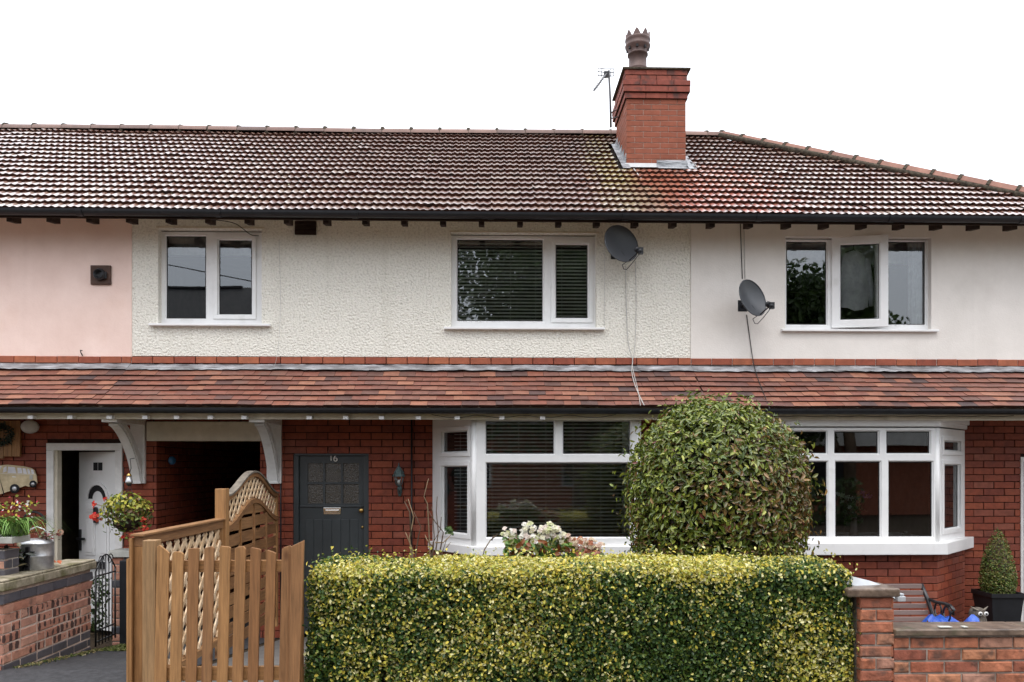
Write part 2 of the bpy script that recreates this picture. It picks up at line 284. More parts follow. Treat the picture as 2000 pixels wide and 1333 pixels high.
# main roof tile: wet concrete interlocking tile, colour by tile cell and lichen / repair patches
TC, TG = .15, .184      # tile cover, gauge
RY0, RY1 = -.40, 2.30   # eaves line and ridge line
RZ0 = 4.345; RZ1 = Z(266, RY1); RL = math.hypot(RY1 - RY0, RZ1 - RZ0); RP = math.atan2(RZ1 - RZ0, RY1 - RY0)
def rooftilemat():
    m = bpy.data.materials.new('wet_interlocking_tile'); m.use_nodes = True; nt = m.node_tree; N = nt.nodes.new; L = nt.links.new
    p = nt.nodes['Principled BSDF']; g = N('ShaderNodeNewGeometry'); oi = N('ShaderNodeObjectInfo')
    rnd = N('ShaderNodeMath'); L(oi.outputs['Random'], rnd.inputs[0]); L(g.outputs['Random Per Island'], rnd.inputs[1])
    fr = N('ShaderNodeMath'); fr.operation = 'FRACT'; L(rnd.outputs[0], fr.inputs[0])
    ramp = N('ShaderNodeValToRGB'); els = ramp.color_ramp.elements
    cs = [(.20, .112, .075), (.15, .052, .030), (.30, .205, .155), (.12, .034, .018), (.23, .12, .078)]
    while len(els) < len(cs): els.new(.5)
    for i, c in enumerate(cs): els[i].position = i / 4; els[i].color = (*c, 1)
    L(fr.outputs[0], ramp.inputs[0])
    def blob(px, py, sx, sz, prev, col, amt, soft=.5):
        "stained area round a point of the roof, broken up by noise"
        # roof point seen there
        u = at(px, py, 1.0); d0 = (at(px, py, 1.0) - EYE); t = None
        k = math.tan(RP); # z = RZ0 + k*(y-RY0)
        a = d0.y; b = d0.z; tt = (RZ0 + k * (EYE.y - RY0) - EYE.z) / (b - k * a); c = EYE + d0 * tt
        s = N('ShaderNodeVectorMath'); s.operation = 'SUBTRACT'; L(g.outputs['Position'], s.inputs[0]); s.inputs[1].default_value = c
        s2 = N('ShaderNodeVectorMath'); s2.operation = 'MULTIPLY'; L(s.outputs[0], s2.inputs[0]); s2.inputs[1].default_value = (1 / sx, 1 / sz, 0)
        ln = N('ShaderNodeVectorMath'); ln.operation = 'LENGTH'; L(s2.outputs[0], ln.inputs[0])
        n = N('ShaderNodeTexNoise'); n.inputs['Scale'].default_value = 7; n.inputs['Detail'].default_value = 4; L(g.outputs['Position'], n.inputs['Vector'])
        ad = N('ShaderNodeMath'); ad.operation = 'MULTIPLY_ADD'; L(n.outputs[0], ad.inputs[0]); ad.inputs[1].default_value = 1.6; L(ln.outputs['Value'], ad.inputs[2])
        r2 = N('ShaderNodeMath'); r2.operation = 'MULTIPLY_ADD'; L(fr.outputs[0], r2.inputs[0]); r2.inputs[1].default_value = .5; L(ad.outputs[0], r2.inputs[2])
        mr = N('ShaderNodeMapRange'); mr.inputs[1].default_value = 1.5 + soft; mr.inputs[2].default_value = 1.5 ; mr.inputs[4].default_value = amt; L(r2.outputs[0], mr.inputs[0])
        mx = N('ShaderNodeMix'); mx.data_type = 'RGBA'; L(mr.outputs[0], mx.inputs[0]); L(prev, mx.inputs[6]); mx.inputs[7].default_value = (*col, 1); return mx.outputs[2]
    c = ramp.outputs[0]
    c = blob(1345, 372, 1.15, 1.0, c, (.46, .12, .055), .8)
    c = blob(1455, 400, .9, .5, c, (.32, .07, .045), .6)
    c = blob(1190, 330, .30, 1.5, c, (.34, .27, .06), .8)
    c = blob(1235, 395, .42, .6, c, (.33, .27, .16), .7)
    n = N('ShaderNodeTexNoise'); n.inputs['Scale'].default_value = 34; n.inputs['Detail'].default_value = 4; L(g.outputs['Position'], n.inputs['Vector'])
    mr = N('ShaderNodeMapRange'); mr.inputs[1].default_value = .58; mr.inputs[2].default_value = .72; mr.inputs[4].default_value = .7; L(n.outputs[0], mr.inputs[0])
    mx = N('ShaderNodeMix'); mx.data_type = 'RGBA'; L(mr.outputs[0], mx.inputs[0]); L(c, mx.inputs[6]); mx.inputs[7].default_value = (.20, .17, .12, 1)
    L(mx.outputs[2], p.inputs['Base Color'])
    rr = N('ShaderNodeMapRange'); rr.inputs[3].default_value = .30; rr.inputs[4].default_value = .5; L(n.outputs[0], rr.inputs[0]); L(rr.outputs[0], p.inputs['Roughness'])
    p.inputs['IOR'].default_value = 1.6; p.inputs['Specular IOR Level'].default_value = .7
    p.inputs['Coat Weight'].default_value = 1; p.inputs['Coat IOR'].default_value = 1.9; p.inputs['Coat Roughness'].default_value = .24
    b = N('ShaderNodeBump'); b.inputs['Distance'].default_value = .0015; L(n.outputs[0], b.inputs['Height']); L(b.outputs[0], p.inputs['Normal'])
    return m
M['roof_tile'] = rooftilemat()
M['tile_butt'] = mat('shade_dark_tile_edge', [(.012, .007, .005), (.052, .017, .009), (.010, .006, .005)], .8, .2, ns=5, namt=.4, world=True)  # shade on the down-facing tile fronts, painted into their colour
# ---------------------------------------------------------------- bricks, tiles, walls
BUD = {}; STUFF = {}; MESHES = {}
def piece(top, parent, name, key, maker, m, M4, small=False, rot=None):
    "one brick or tile: an object of its own for the first 300 of its kind on a thing, joined after that"
    k = (top.name, name)
    if not small and BUD.get(k, 0) < 296:
        BUD[k] = BUD.get(k, 0) + 1
        kk = (key, m.name)
        if kk not in MESHES: src = maker(); MESHES[kk] = src.mesh(name, None if src.mats else m)
        o = place(name, MESHES[kk], parent, M4.translation); o.rotation_euler = M4.to_euler(); return o
    mb = STUFF.setdefault(k, (MB(), parent, name))[0].mat(m); mb.M = M4
    src = maker()
    if src.mats:
        for fm_, f_ in zip(src.m, src.f): mb.mat(src.mats[fm_]); mb.add([src.v[i] for i in f_], [tuple(range(len(f_)))], fm_ == 0)
    else: mb.add(src.v, src.f)
    mb.M = None
def flush_pieces():
    for (t, n), (mb, par, name) in STUFF.items():
        o = mb.build(name, None, par); o['kind'] = 'stuff'
def brickmesh(w, h, d=.05, ch=.003, jit=.0015, var=0):
    r = random.Random(var * 7 + int(w * 1000)); j = lambda: r.uniform(-jit, jit)
    mb = MB()
    F_ = [(ch + j(), 0, ch + j()), (w - ch + j(), 0, ch + j()), (w - ch + j(), 0, h - ch + j()), (ch + j(), 0, h - ch + j())]
    A = [(0, ch, 0), (w, ch, 0), (w, ch, h), (0, ch, h)]; B = [(0, d, 0), (w, d, 0), (w, d, h), (0, d, h)]
    v = F_ + A + B; f = [(0, 1, 2, 3)]
    for i in range(4):
        k = (i + 1) % 4; f += [(i, i + 4, k + 4, k), (i + 4, i + 8, k + 8, k + 4)]
    return mb.add(v, f)
def brickwork(top, parent, o, ang, length, height, holes=(), m=None, bl=.219, bh=.067, j=.0075, mats=None, start=0, small_below=-9, hidden=None, jit=.0015, proud=(0, .002), bond='s', d=.05, name='brick'):
    "courses of bricks on the plane through o; holes are (u0,u1,w0,w1) in wall coordinates"
    c = 0; w0 = 0; base = frameM(Vector(o), ang)
    while w0 + bh * .55 < height:
        hh = min(bh, height - w0)
        spans = [(0, length)]
        for h in holes:
            if w0 + bh * .5 > h[2] and w0 + bh * .5 < h[3]:
                ns = []
                for a, b in spans:
                    if h[1] <= a or h[0] >= b: ns.append((a, b)); continue
                    if h[0] > a: ns.append((a, h[0]))
                    if h[1] < b: ns.append((h[1], b))
                spans = ns
        step = bl + j
        u = -(step * (.5 if (c + start) % 2 else 0)); k = 0
        while u < length:
            wl = bl
            if bond == 'garden' and c % 4 == 3: wl = bl / 2 - j / 2
            if bond == 'mix': wl = random.choice([bl, bl, bl / 2 - j / 2])
            for a, b in spans:
                x0 = max(u, a); x1 = min(u + wl, b)
                if x1 - x0 > .010:
                    x0q = round(x0, 3); w = round((x1 - x0) / .006) * .006; w = min(w, x1 - x0) if w > x1 - x0 + .004 else w
                    mm = random.choice(mats) if mats else m
                    var = random.randrange(3) if jit > .002 else 0
                    loc = base @ Vector((x0q, -random.uniform(*proud), w0 + j / 2))
                    Mx = Matrix.Translation(loc) @ Matrix.Rotation(ang, 4, 'Z')
                    sm = loc.z < small_below or (hidden and hidden(loc))
                    piece(top, parent, name, ('b', round(w, 3), round(hh, 3), var, jit, d), lambda w=w, var=var, hh=hh: brickmesh(w, hh, d, .003 if jit < .002 else .006, jit, var), mm, Mx, sm)
            u += wl + j; k += 1
        w0 += bh + j; c += 1
def wall(name, m, parent, x0, x1, z0, z1, y0, y1, holes=()):
    "solid wall between y0 (front) and y1 (back) with rectangular openings and their reveals"
    xs = sorted({x0, x1, *[h[0] for h in holes], *[h[1] for h in holes]}); zs = sorted({z0, z1, *[h[2] for h in holes], *[h[3] for h in holes]})
    xs = [x for x in xs if x0 <= x <= x1]; zs = [z for z in zs if z0 <= z <= z1]; mb = MB()
    inh = lambda x, z: any(h[0] < x < h[1] and h[2] < z < h[3] for h in holes)
    for i in range(len(xs) - 1):
        for k in range(len(zs) - 1):
            a, b, c, d = xs[i], xs[i + 1], zs[k], zs[k + 1]
            if inh((a + b) / 2, (c + d) / 2): continue
            mb.add([(a, y0, c), (b, y0, c), (b, y0, d), (a, y0, d)], [(0, 1, 2, 3)]); mb.add([(a, y1, c), (a, y1, d), (b, y1, d), (b, y1, c)], [(0, 1, 2, 3)])
    for a, b, c, d in list(holes):
        c2 = max(c, z0)
        mb.add([(a, y0, c2), (a, y1, c2), (a, y1, d), (a, y0, d)], [(0, 3, 2, 1)]); mb.add([(b, y0, c2), (b, y1, c2), (b, y1, d), (b, y0, d)], [(0, 1, 2, 3)])
        mb.add([(a, y0, d), (b, y0, d), (b, y1, d), (a, y1, d)], [(0, 3, 2, 1)])
        if c > z0: mb.add([(a, y0, c), (b, y0, c), (b, y1, c), (a, y1, c)], [(0, 1, 2, 3)])
    mb.add([(x0, y0, z0), (x0, y1, z0), (x0, y1, z1), (x0, y0, z1)], [(0, 3, 2, 1)]); mb.add([(x1, y0, z0), (x1, y1, z0), (x1, y1, z1), (x1, y0, z1)], [(0, 1, 2, 3)])
    mb.add([(x0, y0, z1), (x1, y0, z1), (x1, y1, z1), (x0, y1, z1)], [(0, 1, 2, 3)])
    return mb.build(name, m, parent)
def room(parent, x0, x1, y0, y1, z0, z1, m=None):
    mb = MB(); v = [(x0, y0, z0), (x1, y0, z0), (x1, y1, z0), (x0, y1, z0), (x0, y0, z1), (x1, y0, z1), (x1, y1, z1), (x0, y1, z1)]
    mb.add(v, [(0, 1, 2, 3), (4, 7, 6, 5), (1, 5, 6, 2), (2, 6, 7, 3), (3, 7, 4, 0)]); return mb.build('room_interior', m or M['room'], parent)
def window_facet(parent, p0, ang, width, z0, z1, lights, fw=.05, dp=.065, mull=.05, name='window_frame', sashes=()):
    """outer frame plus mullions/transoms round the given lights (u0,u1,w0,w1 glass edges); sashes are raised inner frames.
       p0: lower left corner of the front face, ang: turn about z"""
    B = frameM(Vector((p0[0], p0[1], 0)), ang); mb = MB(); mb.M = B
    # solid frame as grid minus lights
    ls = [(a, b, c, d) for a, b, c, d in lights]
    xs = sorted({0, width, *[l[0] for l in ls], *[l[1] for l in ls]}); zs = sorted({z0, z1, *[l[2] for l in ls], *[l[3] for l in ls]})
    inh = lambda x, z: any(h[0] < x < h[1] and h[2] < z < h[3] for h in ls)
    for i in range(len(xs) - 1):
        for k in range(len(zs) - 1):
            a, b, c, d = xs[i], xs[i + 1], zs[k], zs[k + 1]
            if inh((a + b) / 2, (c + d) / 2): continue
            mb.add([(a, 0, c), (b, 0, c), (b, 0, d), (a, 0, d)], [(0, 1, 2, 3)]); mb.add([(a, dp, c), (a, dp, d), (b, dp, d), (b, dp, c)], [(0, 1, 2, 3)])
    e = .012
    for a, b, c, d in ls + [(0, width, z0, z1)]:
        q = [(a, c), (b, c), (b, d), (a, d)]
        for i in range(4):
            (xa, za), (xb, zb) = q[i], q[(i + 1) % 4]
            mb.add([(xa, 0, za), (xb, 0, zb), (xb, dp, zb), (xa, dp, za)], [(0, 3, 2, 1)])
    for a, b, c, d in ls:      # glazing bead: a sloped inner lip
        q0 = [(a, c), (b, c), (b, d), (a, d)]; q1 = [(a + e, c + e), (b - e, c + e), (b - e, d - e), (a + e, d - e)]
        v = [(x, .004, z) for x, z in q0] + [(x, .022, z) for x, z in q1]
        mb.add(v, [(i, (i + 1) % 4, (i + 1) % 4 + 4, i + 4) for i in range(4)])
    for si in sashes:           # casement proud of the frame round light si
        a, b, c, d = ls[si]; t = .042; y0 = -.014
        for (xa, xb, za, zb) in ((a - t, b + t, c - t, c), (a - t, b + t, d, d + t), (a - t, a, c, d), (b, b + t, c, d)):
            mb.box(xa, xb, y0, -.0005, za, zb)
    mb.M = None; fr = mb.build(name, M['upvc'], parent, bevel=.003)
    g = MB(); g.M = B
    for a, b, c, d in ls:
        q0 = [(a + e, c + e), (b - e, c + e), (b - e, d - e), (a + e, d - e)]; q1 = [(x + (.008 if i in (0, 3) else -.008), z + (.008 if i < 2 else -.008)) for i, (x, z) in enumerate(q0)]
        v = [(x, .0205, z) for x, z in q0] + [(x, .024, z) for x, z in q1]
        g.add(v, [(i, (i + 1) % 4, (i + 1) % 4 + 4, i + 4) for i in range(4)])
    g.M = None; g.build('gasket', M['gasket'], parent)
    for a, b, c, d in ls:
        pm = MB(); pm.M = B; pm.add([(a, .026, c), (b, .026, c), (b, .026, d), (a, .026, d)], [(0, 1, 2, 3)]); pm.M = None
        pm.build('pane', M['glass'], parent)
    return fr

# ---------------------------------------------------------------- ground
def gz(y):
    "the front ground rises from the houses to the street"
    return 0.0 if y > 0 else (.12 * -y if y > -2.5 else .30)
def profile_sheet(name, m, x0, x1, ys, dz, lab=None):
    mb = MB(); 
    for a, b in zip(ys[:-1], ys[1:]): mb.add([(x0, a, gz(a) + dz), (x1, a, gz(a) + dz), (x1, b, gz(b) + dz), (x0, b, gz(b) + dz)], [(0, 1, 2, 3)])
    o = mb.build(name, m); tag(o, lab, None, None, 'structure'); return o
profile_sheet('ground', M['soil'], -90, 90, [-90, -2.5, 0, 90], -.004)
profile_sheet('path', M['tarmac'], -3.60, -2.24, [-3.55, -2.5, 0, 6.0], .004)
profile_sheet('garden_path', M['paving'], -2.16, -1.45, [-3.45, -2.5, 0, .02], .004)
pv = MB(); pv.box(-30, 30, -5.4, -3.66, .20, .335)
pvo = pv.build('pavement', M['mortar']); tag(pvo, None, None, None, 'structure')
for i in range(-8, 9):
    for k in range(2):
        s_ = MB(); s_.box(0, .89, 0, .80, 0, .02)
        if 'slab' not in MESHES: MESHES['slab'] = s_.mesh('paving_slab', M['paving'])
        place('paving_slab', MESHES['slab'], pvo, (i * .9, -5.3 + k * .81, .335))
rd = MB(); rd.box(-60, 60, -12, -5.42, .1, .22); tag(rd.build('road', M['tarmac']), None, None, None, 'structure')
kb = MB(); kb.box(-60, 60, -5.42, -5.4 + .0, .1, .335); tag(kb.build('kerb', M['pale_stone'], None), None, None, None, 'structure')

# ---------------------------------------------------------------- three terraced houses
XB0 = X(258, 0); XB1 = X(1349, 0)          # party walls
XL = -8.7; XR = at(2240, 420, RY0).x
XE = X(1408, RY1)                           # end of the ridge, where the hip starts
HL = thing('terraced_house', 'pink rendered terraced house with white front door standing open', 'house', ((XL + XB0) / 2, 0, 0), 'houses of the brick terrace')
HM = thing('terraced_house', 'cream pebbledashed terraced house with grey front door number 16', 'house', ((XB0 + XB1) / 2, 0, 0), 'houses of the brick terrace')
HR = thing('terraced_house', 'warm grey rendered end of terrace house under the hipped roof', 'house', ((XB1 + XR) / 2, 0, 0), 'houses of the brick terrace')
ZT = Z(699, 0); ZB = Z(713, 0)              # string course
ZWT = 4.56; WY = .26
def hole(px0, px1, py0, py1, Y=0): c = (px0 + px1) / 2; return (X(px0, Y), X(px1, Y), at(c, py1, Y).z, at(c, py0, Y).z)
W1 = hole(309, 511, 447, 634); W2 = hole(881, 1165, 455, 641); W3 = hole(1533, 1818, 464, 645)
wall('upper_wall', M['pink'], HL, XL, XB0 - .001, ZB, ZWT, -.006, WY)
wall('upper_wall', M['cream'], HM, XB0, XB1 - .002, ZB, ZWT, 0, WY, [W1, W2])
wall('upper_wall', M['grey_render'], HR, XB1, XR - .5, ZB, ZWT, -.010, WY, [W3])
# ground floor openings
DL = hole(92, 240, 865, 1150); DL = (DL[0], DL[1], 0, Z(866, 0, 166))
PS = (X(305, 0), X(508, 0), 0, Z(861, 0, 400))
DM = (X(572, 0), X(720, 0), 0, Z(881, 0, 650))
BYF = -.60                                   # bay front plane
B1 = dict(wl=X(845, 0), fl=X(926, BYF), fr=X(1247, BYF), wr=X(1247, BYF) + .0, zs=Z(1068, BYF, 1000), zt=Z(816, BYF, 1000))
B2 = dict(wl=X(1515, BYF) - .55, fl=X(1515, BYF), fr=X(1831, BYF), wr=X(1884, 0), zs=Z(1060, BYF, 1700), zt=Z(836, BYF, 1700))
DR = (X(1993, 0), X(1993, 0) + .85, 0, Z(893, 0, 1993))
LW = .009
bh1 = (B1['wl'] + .02, B1['fr'] - .02, .55, 2.36); bh2 = (B2['wl'] + .05, B2['wr'] - .05, .55, 2.36)
wl = wall('lower_wall', M['mortar_dark'], HL, XL, XB0 - .001, 0, ZB, LW, WY, [DL])
wm = wall('lower_wall', M['mortar_dark'], HM, XB0, XB1 - .001, 0, ZB, LW, WY, [PS, DM, bh1])
wr = wall('lower_wall', M['mortar_dark'], HR, XB1, XR - .5, 0, ZB, LW, WY, [bh2, DR])
for top, w, a, b, hs in ((HM, wm, XB0, XB1, [PS, DM, bh1]), (HL, wl, XL, XB0, [DL]), (HR, wr, XB1, XR - .5, [bh2, DR])):
    # string course first: it is the best seen
    u = a + .004; i = 0
    sc = MB(); sc.box(a, b - .001, .0, .03, ZB, ZT + .004); sco = sc.build('string_course', M['mortar'], top)
    while u < b - .02:
        w_ = min(.213, b - u - .004)
        piece(top, sco, 'brick', ('s', round(w_, 2)), lambda w_=w_: brickmesh(w_, ZT - ZB - .008, .05, .004, .003, 1), M['string_brick'],
              Matrix.Translation((u, -.020 - random.uniform(0, .006), ZB + .004 + random.uniform(-.002, .002))), u < -5.8)
        u += .2205; i += 1
    if top is HM: pass
    hid = (lambda p: p.z < .55 or (1.9 < p.x < XB1 + .2 and p.z < 2.2)) if top is HM else (lambda p: p.x < -5.75 or p.z < .35) if top is HL else (lambda p: p.x > 6.0 or p.x < 4.6)
    hs2 = [(h[0] - a, h[1] - a, h[2], h[3]) for h in hs]
    if top is HM:       # soldier course zone above the door is plain rubbed brick
        brickwork(top, w, (a, 0, 0), 0, b - a, ZB - .01, hs2, M['red_brick'], hidden=hid)
    else:
        brickwork(top, w, (a, 0, 0), 0, b - a, ZB - .01, hs2, M['red_brick'], hidden=hid)

# passage (ginnel) through to the back
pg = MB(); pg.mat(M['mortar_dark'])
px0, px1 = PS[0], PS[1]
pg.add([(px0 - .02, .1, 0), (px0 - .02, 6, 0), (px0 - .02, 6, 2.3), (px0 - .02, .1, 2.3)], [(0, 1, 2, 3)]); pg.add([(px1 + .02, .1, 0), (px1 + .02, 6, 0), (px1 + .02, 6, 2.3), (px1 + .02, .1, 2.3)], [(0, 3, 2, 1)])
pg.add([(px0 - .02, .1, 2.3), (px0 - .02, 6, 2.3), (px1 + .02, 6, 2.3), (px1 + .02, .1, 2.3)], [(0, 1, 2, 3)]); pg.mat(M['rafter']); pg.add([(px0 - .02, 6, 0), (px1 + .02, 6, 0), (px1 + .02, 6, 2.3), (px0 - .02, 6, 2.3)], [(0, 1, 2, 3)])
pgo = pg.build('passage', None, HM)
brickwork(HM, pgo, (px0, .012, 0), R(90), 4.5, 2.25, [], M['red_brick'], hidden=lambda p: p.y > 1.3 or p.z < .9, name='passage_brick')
# cream boxed beam over the passage
bm = MB(); bm.box(X(287, -.03), X(509, -.03), -.045, -.003, Z(862, -.03, 400), Z(824, -.03, 400)); bm.build('beam_panel', M['cream_paint'], HM, bevel=.006)

# ---- upstairs windows
def upstairs(parent, H, y, lights_px, sash, sill_px, label=None):
    o = thing_part('window', parent)
    lights = []
    for a, b, c, d in lights_px:
        m_ = (a + b) / 2; lights.append((X(a, y) - H[0] , X(b, y) - H[0], at(m_, d, y).z, at(m_, c, y).z))
    window_facet(o, (H[0], y), 0, H[1] - H[0], H[2], H[3] - .012, lights, sashes=sash)
    s0, s1 = X(sill_px[0], -.05), X(sill_px[1], -.05); zt = H[2] + .012; 
    sb = MB(); sb.prism([(-.055, zt - .034), (-.055, zt - .012), (y - .001, zt + .004), (y - .001, zt - .034)], s0, s1, 'x'); sb.build('sill', M['upvc'], o, bevel=.003)
    if label: o['label'] = label
    return o
def thing_part(name, parent, loc=None):
    o = bpy.data.objects.new(name, None); COL.objects.link(o); o.parent = parent; o.empty_display_size = .05
    ORG[o.name] = org(parent).copy(); return o
w1 = upstairs(HM, W1, .085, [(322, 403, 459, 624), (425, 493, 467, 616)], [1], (290, 527))
w2 = upstairs(HM, W2, .085, [(891, 1062, 466, 629), (1084, 1150, 476, 623)], [1], (867, 1182))
w3 = upstairs(HR, W3, .055, [(1535, 1617, 470, 636), (1640, 1712, 476, 628), (1729, 1810, 470, 636)], [], (1528, 1834), 'window with its middle casement pushed ajar')
# open casement of the end house
for o in [o for o in COL.objects if o.parent == w3 and o.name.startswith('pane')][1:2]: bpy.data.objects.remove(o)
cx0, cx1 = X(1625, .03), X(1727, .03); cz0, cz1 = Z(641, .03, 1675), Z(464, .03, 1675)
cs = thing_part('casement', w3)
window_facet(cs, (cx0, .028), R(-11), cx1 - cx0, cz0, cz1, [(.078, cx1 - cx0 - .078, cz0 + .075, cz1 - .075)], name='casement_frame', dp=.05)
# flatten casement one level: its pieces sit directly under the window
for o in list(COL.objects):
    if o.parent == cs: o.parent = w3
bpy.data.objects.remove(cs)
for H, hh in ((HM, W1), (HM, W2), (HR, W3)):
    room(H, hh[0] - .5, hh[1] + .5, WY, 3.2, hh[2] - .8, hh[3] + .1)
# raised render band round the two pebbledashed windows' heads
for (a, b, y_) in ((308, 515, 446), (880, 1168, 455)):
    mb = MB(); mb.box(X(a, 0) - .01, X(b, 0) + .01, -.012, .0, Z(y_, 0, (a + b) / 2) - .002, Z(y_, 0, (a + b) / 2) + .014); mb.build('render_stop', M['cream_paint'], HM)

# ---- bays
def bay(H, b, top_lights, bottom_lights, left_cant, right_cant, ztr, sill_h, sill_out, head):
    zs, zt = b['zs'], b['zt']; o = thing_part('bay_window', H)
    def lights_for(x0, ls, y=BYF):
        r = []
        for a, c, t, bt in ls: mm = (a + c) / 2; r.append((X(a, y) - x0, X(c, y) - x0, at(mm, bt, y).z, at(mm, t, y).z))
        return r
    window_facet(o, (b['fl'], BYF), 0, b['fr'] - b['fl'], zs, zt, lights_for(b['fl'], top_lights + bottom_lights), dp=.07)
    pts = [(b['wl'], -.002), (b['fl'], BYF), (b['fr'], BYF), (b['wr'], -.002)]
    for side, cant in ((0, left_cant), (1, right_cant)):
        pa, pb = (pts[0], pts[1]) if side == 0 else (pts[2], pts[3])
        if side == 1 and not cant: pa = (pa[0] - .0005, pa[1] + .072)
        w = math.hypot(pb[0] - pa[0], pb[1] - pa[1]); ang = math.atan2(pb[1] - pa[1], pb[0] - pa[0])
        if cant:
            m0, m1 = (.12, .10) if side == 0 else (.11, .16)
            e = .06
            window_facet(o, pa, ang, w, zs, zt, [(m0 + e, w - m1, zs + .11, ztr - .06), (m0 + e, w - m1, ztr + .075, zt - .12)], sashes=(0, 1))
        else:
            window_facet(o, pa, ang, w, zs, zt, [(.08, w - .08, zs + .1, zt - .1)])
    # corner posts
    for p in (pts[1], pts[2]):
        mb = MB(); mb.tube([(p[0], p[1] + .02, zs), (p[0], p[1] + .02, zt)], .03, 8); mb.build('corner_post', M['upvc'], o)
    def ring(out, y_in=0):
        q = [(pts[0][0] - out, -.003), (pts[1][0] - out * .45, BYF - out), (pts[2][0] + out * .45, BYF - out), (pts[3][0] + out, -.003)]; return q
    q = ring(sill_out); mb = MB()
    mb.prism([q[0], q[1], q[2], q[3]][::-1], zs - sill_h, zs + .004, 'z'); mb.build('sill', M['upvc'], o, bevel=.006)
    if head:
        q = ring(.03); mb = MB(); mb.prism(q[::-1], zt + .012, zt + head, 'z'); q = ring(.055); mb.prism(q[::-1], zt + head * .55, zt + head + .03, 'z'); mb.build('head_board', M['upvc'], o, bevel=.008)
    else:
        q = ring(0); mb = MB(); mb.prism(q[::-1], zt + .001, zt + .06, 'z'); mb.build('head_board', M['white_paint'], o)
    # brick apron below
    bw = thing_part('bay_wall', H); mbk = MB()
    i_ = .012
    qq = [(pts[0][0] + i_, 0), (pts[1][0] + i_ * .4, BYF + i_), (pts[2][0] - i_ * .4, BYF + i_), (pts[3][0] - i_, 0)]
    zz = zs - sill_h
    for k in range(3):
        (xa, ya), (xb, yb) = qq[k], qq[k + 1]; mbk.add([(xa, ya, 0), (xb, yb, 0), (xb, yb, zz), (xa, ya, zz)], [(0, 1, 2, 3)])
    mbk.add([(*p, zs - .1) for p in qq], [(0, 1, 2, 3)])
    mbk.build('bay_core', M['mortar_dark'], bw)
    return o, bw, pts, zz
ZTR1 = Z(898, BYF, 1000)
b1, bw1, p1, zz1 = bay(HM, B1, [(947, 1084, 821, 889), (1098, 1233, 821, 889)], [(948, 1233, 903, 1052)], True, False, ZTR1, .085, .05, 0)
ZTR2 = Z(895, BYF, 1700)
b2, bw2, p2, zz2 = bay(HR, B2, [(1525, 1617, 841, 888), (1629, 1718, 841, 888), (1731, 1819, 841, 888)], [(1525, 1618, 900, 1051), (1631, 1722, 900, 1051), (1735, 1824, 900, 1051)], True, True, ZTR2, .115, .10, .10)
def apron(H, bw, pts, zz, only):
    for k in range(3):
        (xa, ya), (xb, yb) = pts[k], pts[k + 1]; w = math.hypot(xb - xa, yb - ya); ang = math.atan2(yb - ya, xb - xa)
        n = int(zz / .0745); z0 = zz - n * .0745
        brickwork(H, bw, (xa, ya, z0), ang, w, zz - z0, [], M['red_brick'], start=k, hidden=lambda p: not only(p))
apron(HR, bw2, p2, zz2, lambda p: p.z > .25 and p.x > 3.6); apron(HM, bw1, p1, zz1, lambda p: False)
# (the bricks of the aprons hang straight under bay_wall)
room(HM, B1['wl'] - .2, B1['fr'] + .4, WY, 3.4, .0, 2.5); room(HR, B2['wl'] - .2, B2['wr'] + .2, WY, 3.4, .0, 2.5)

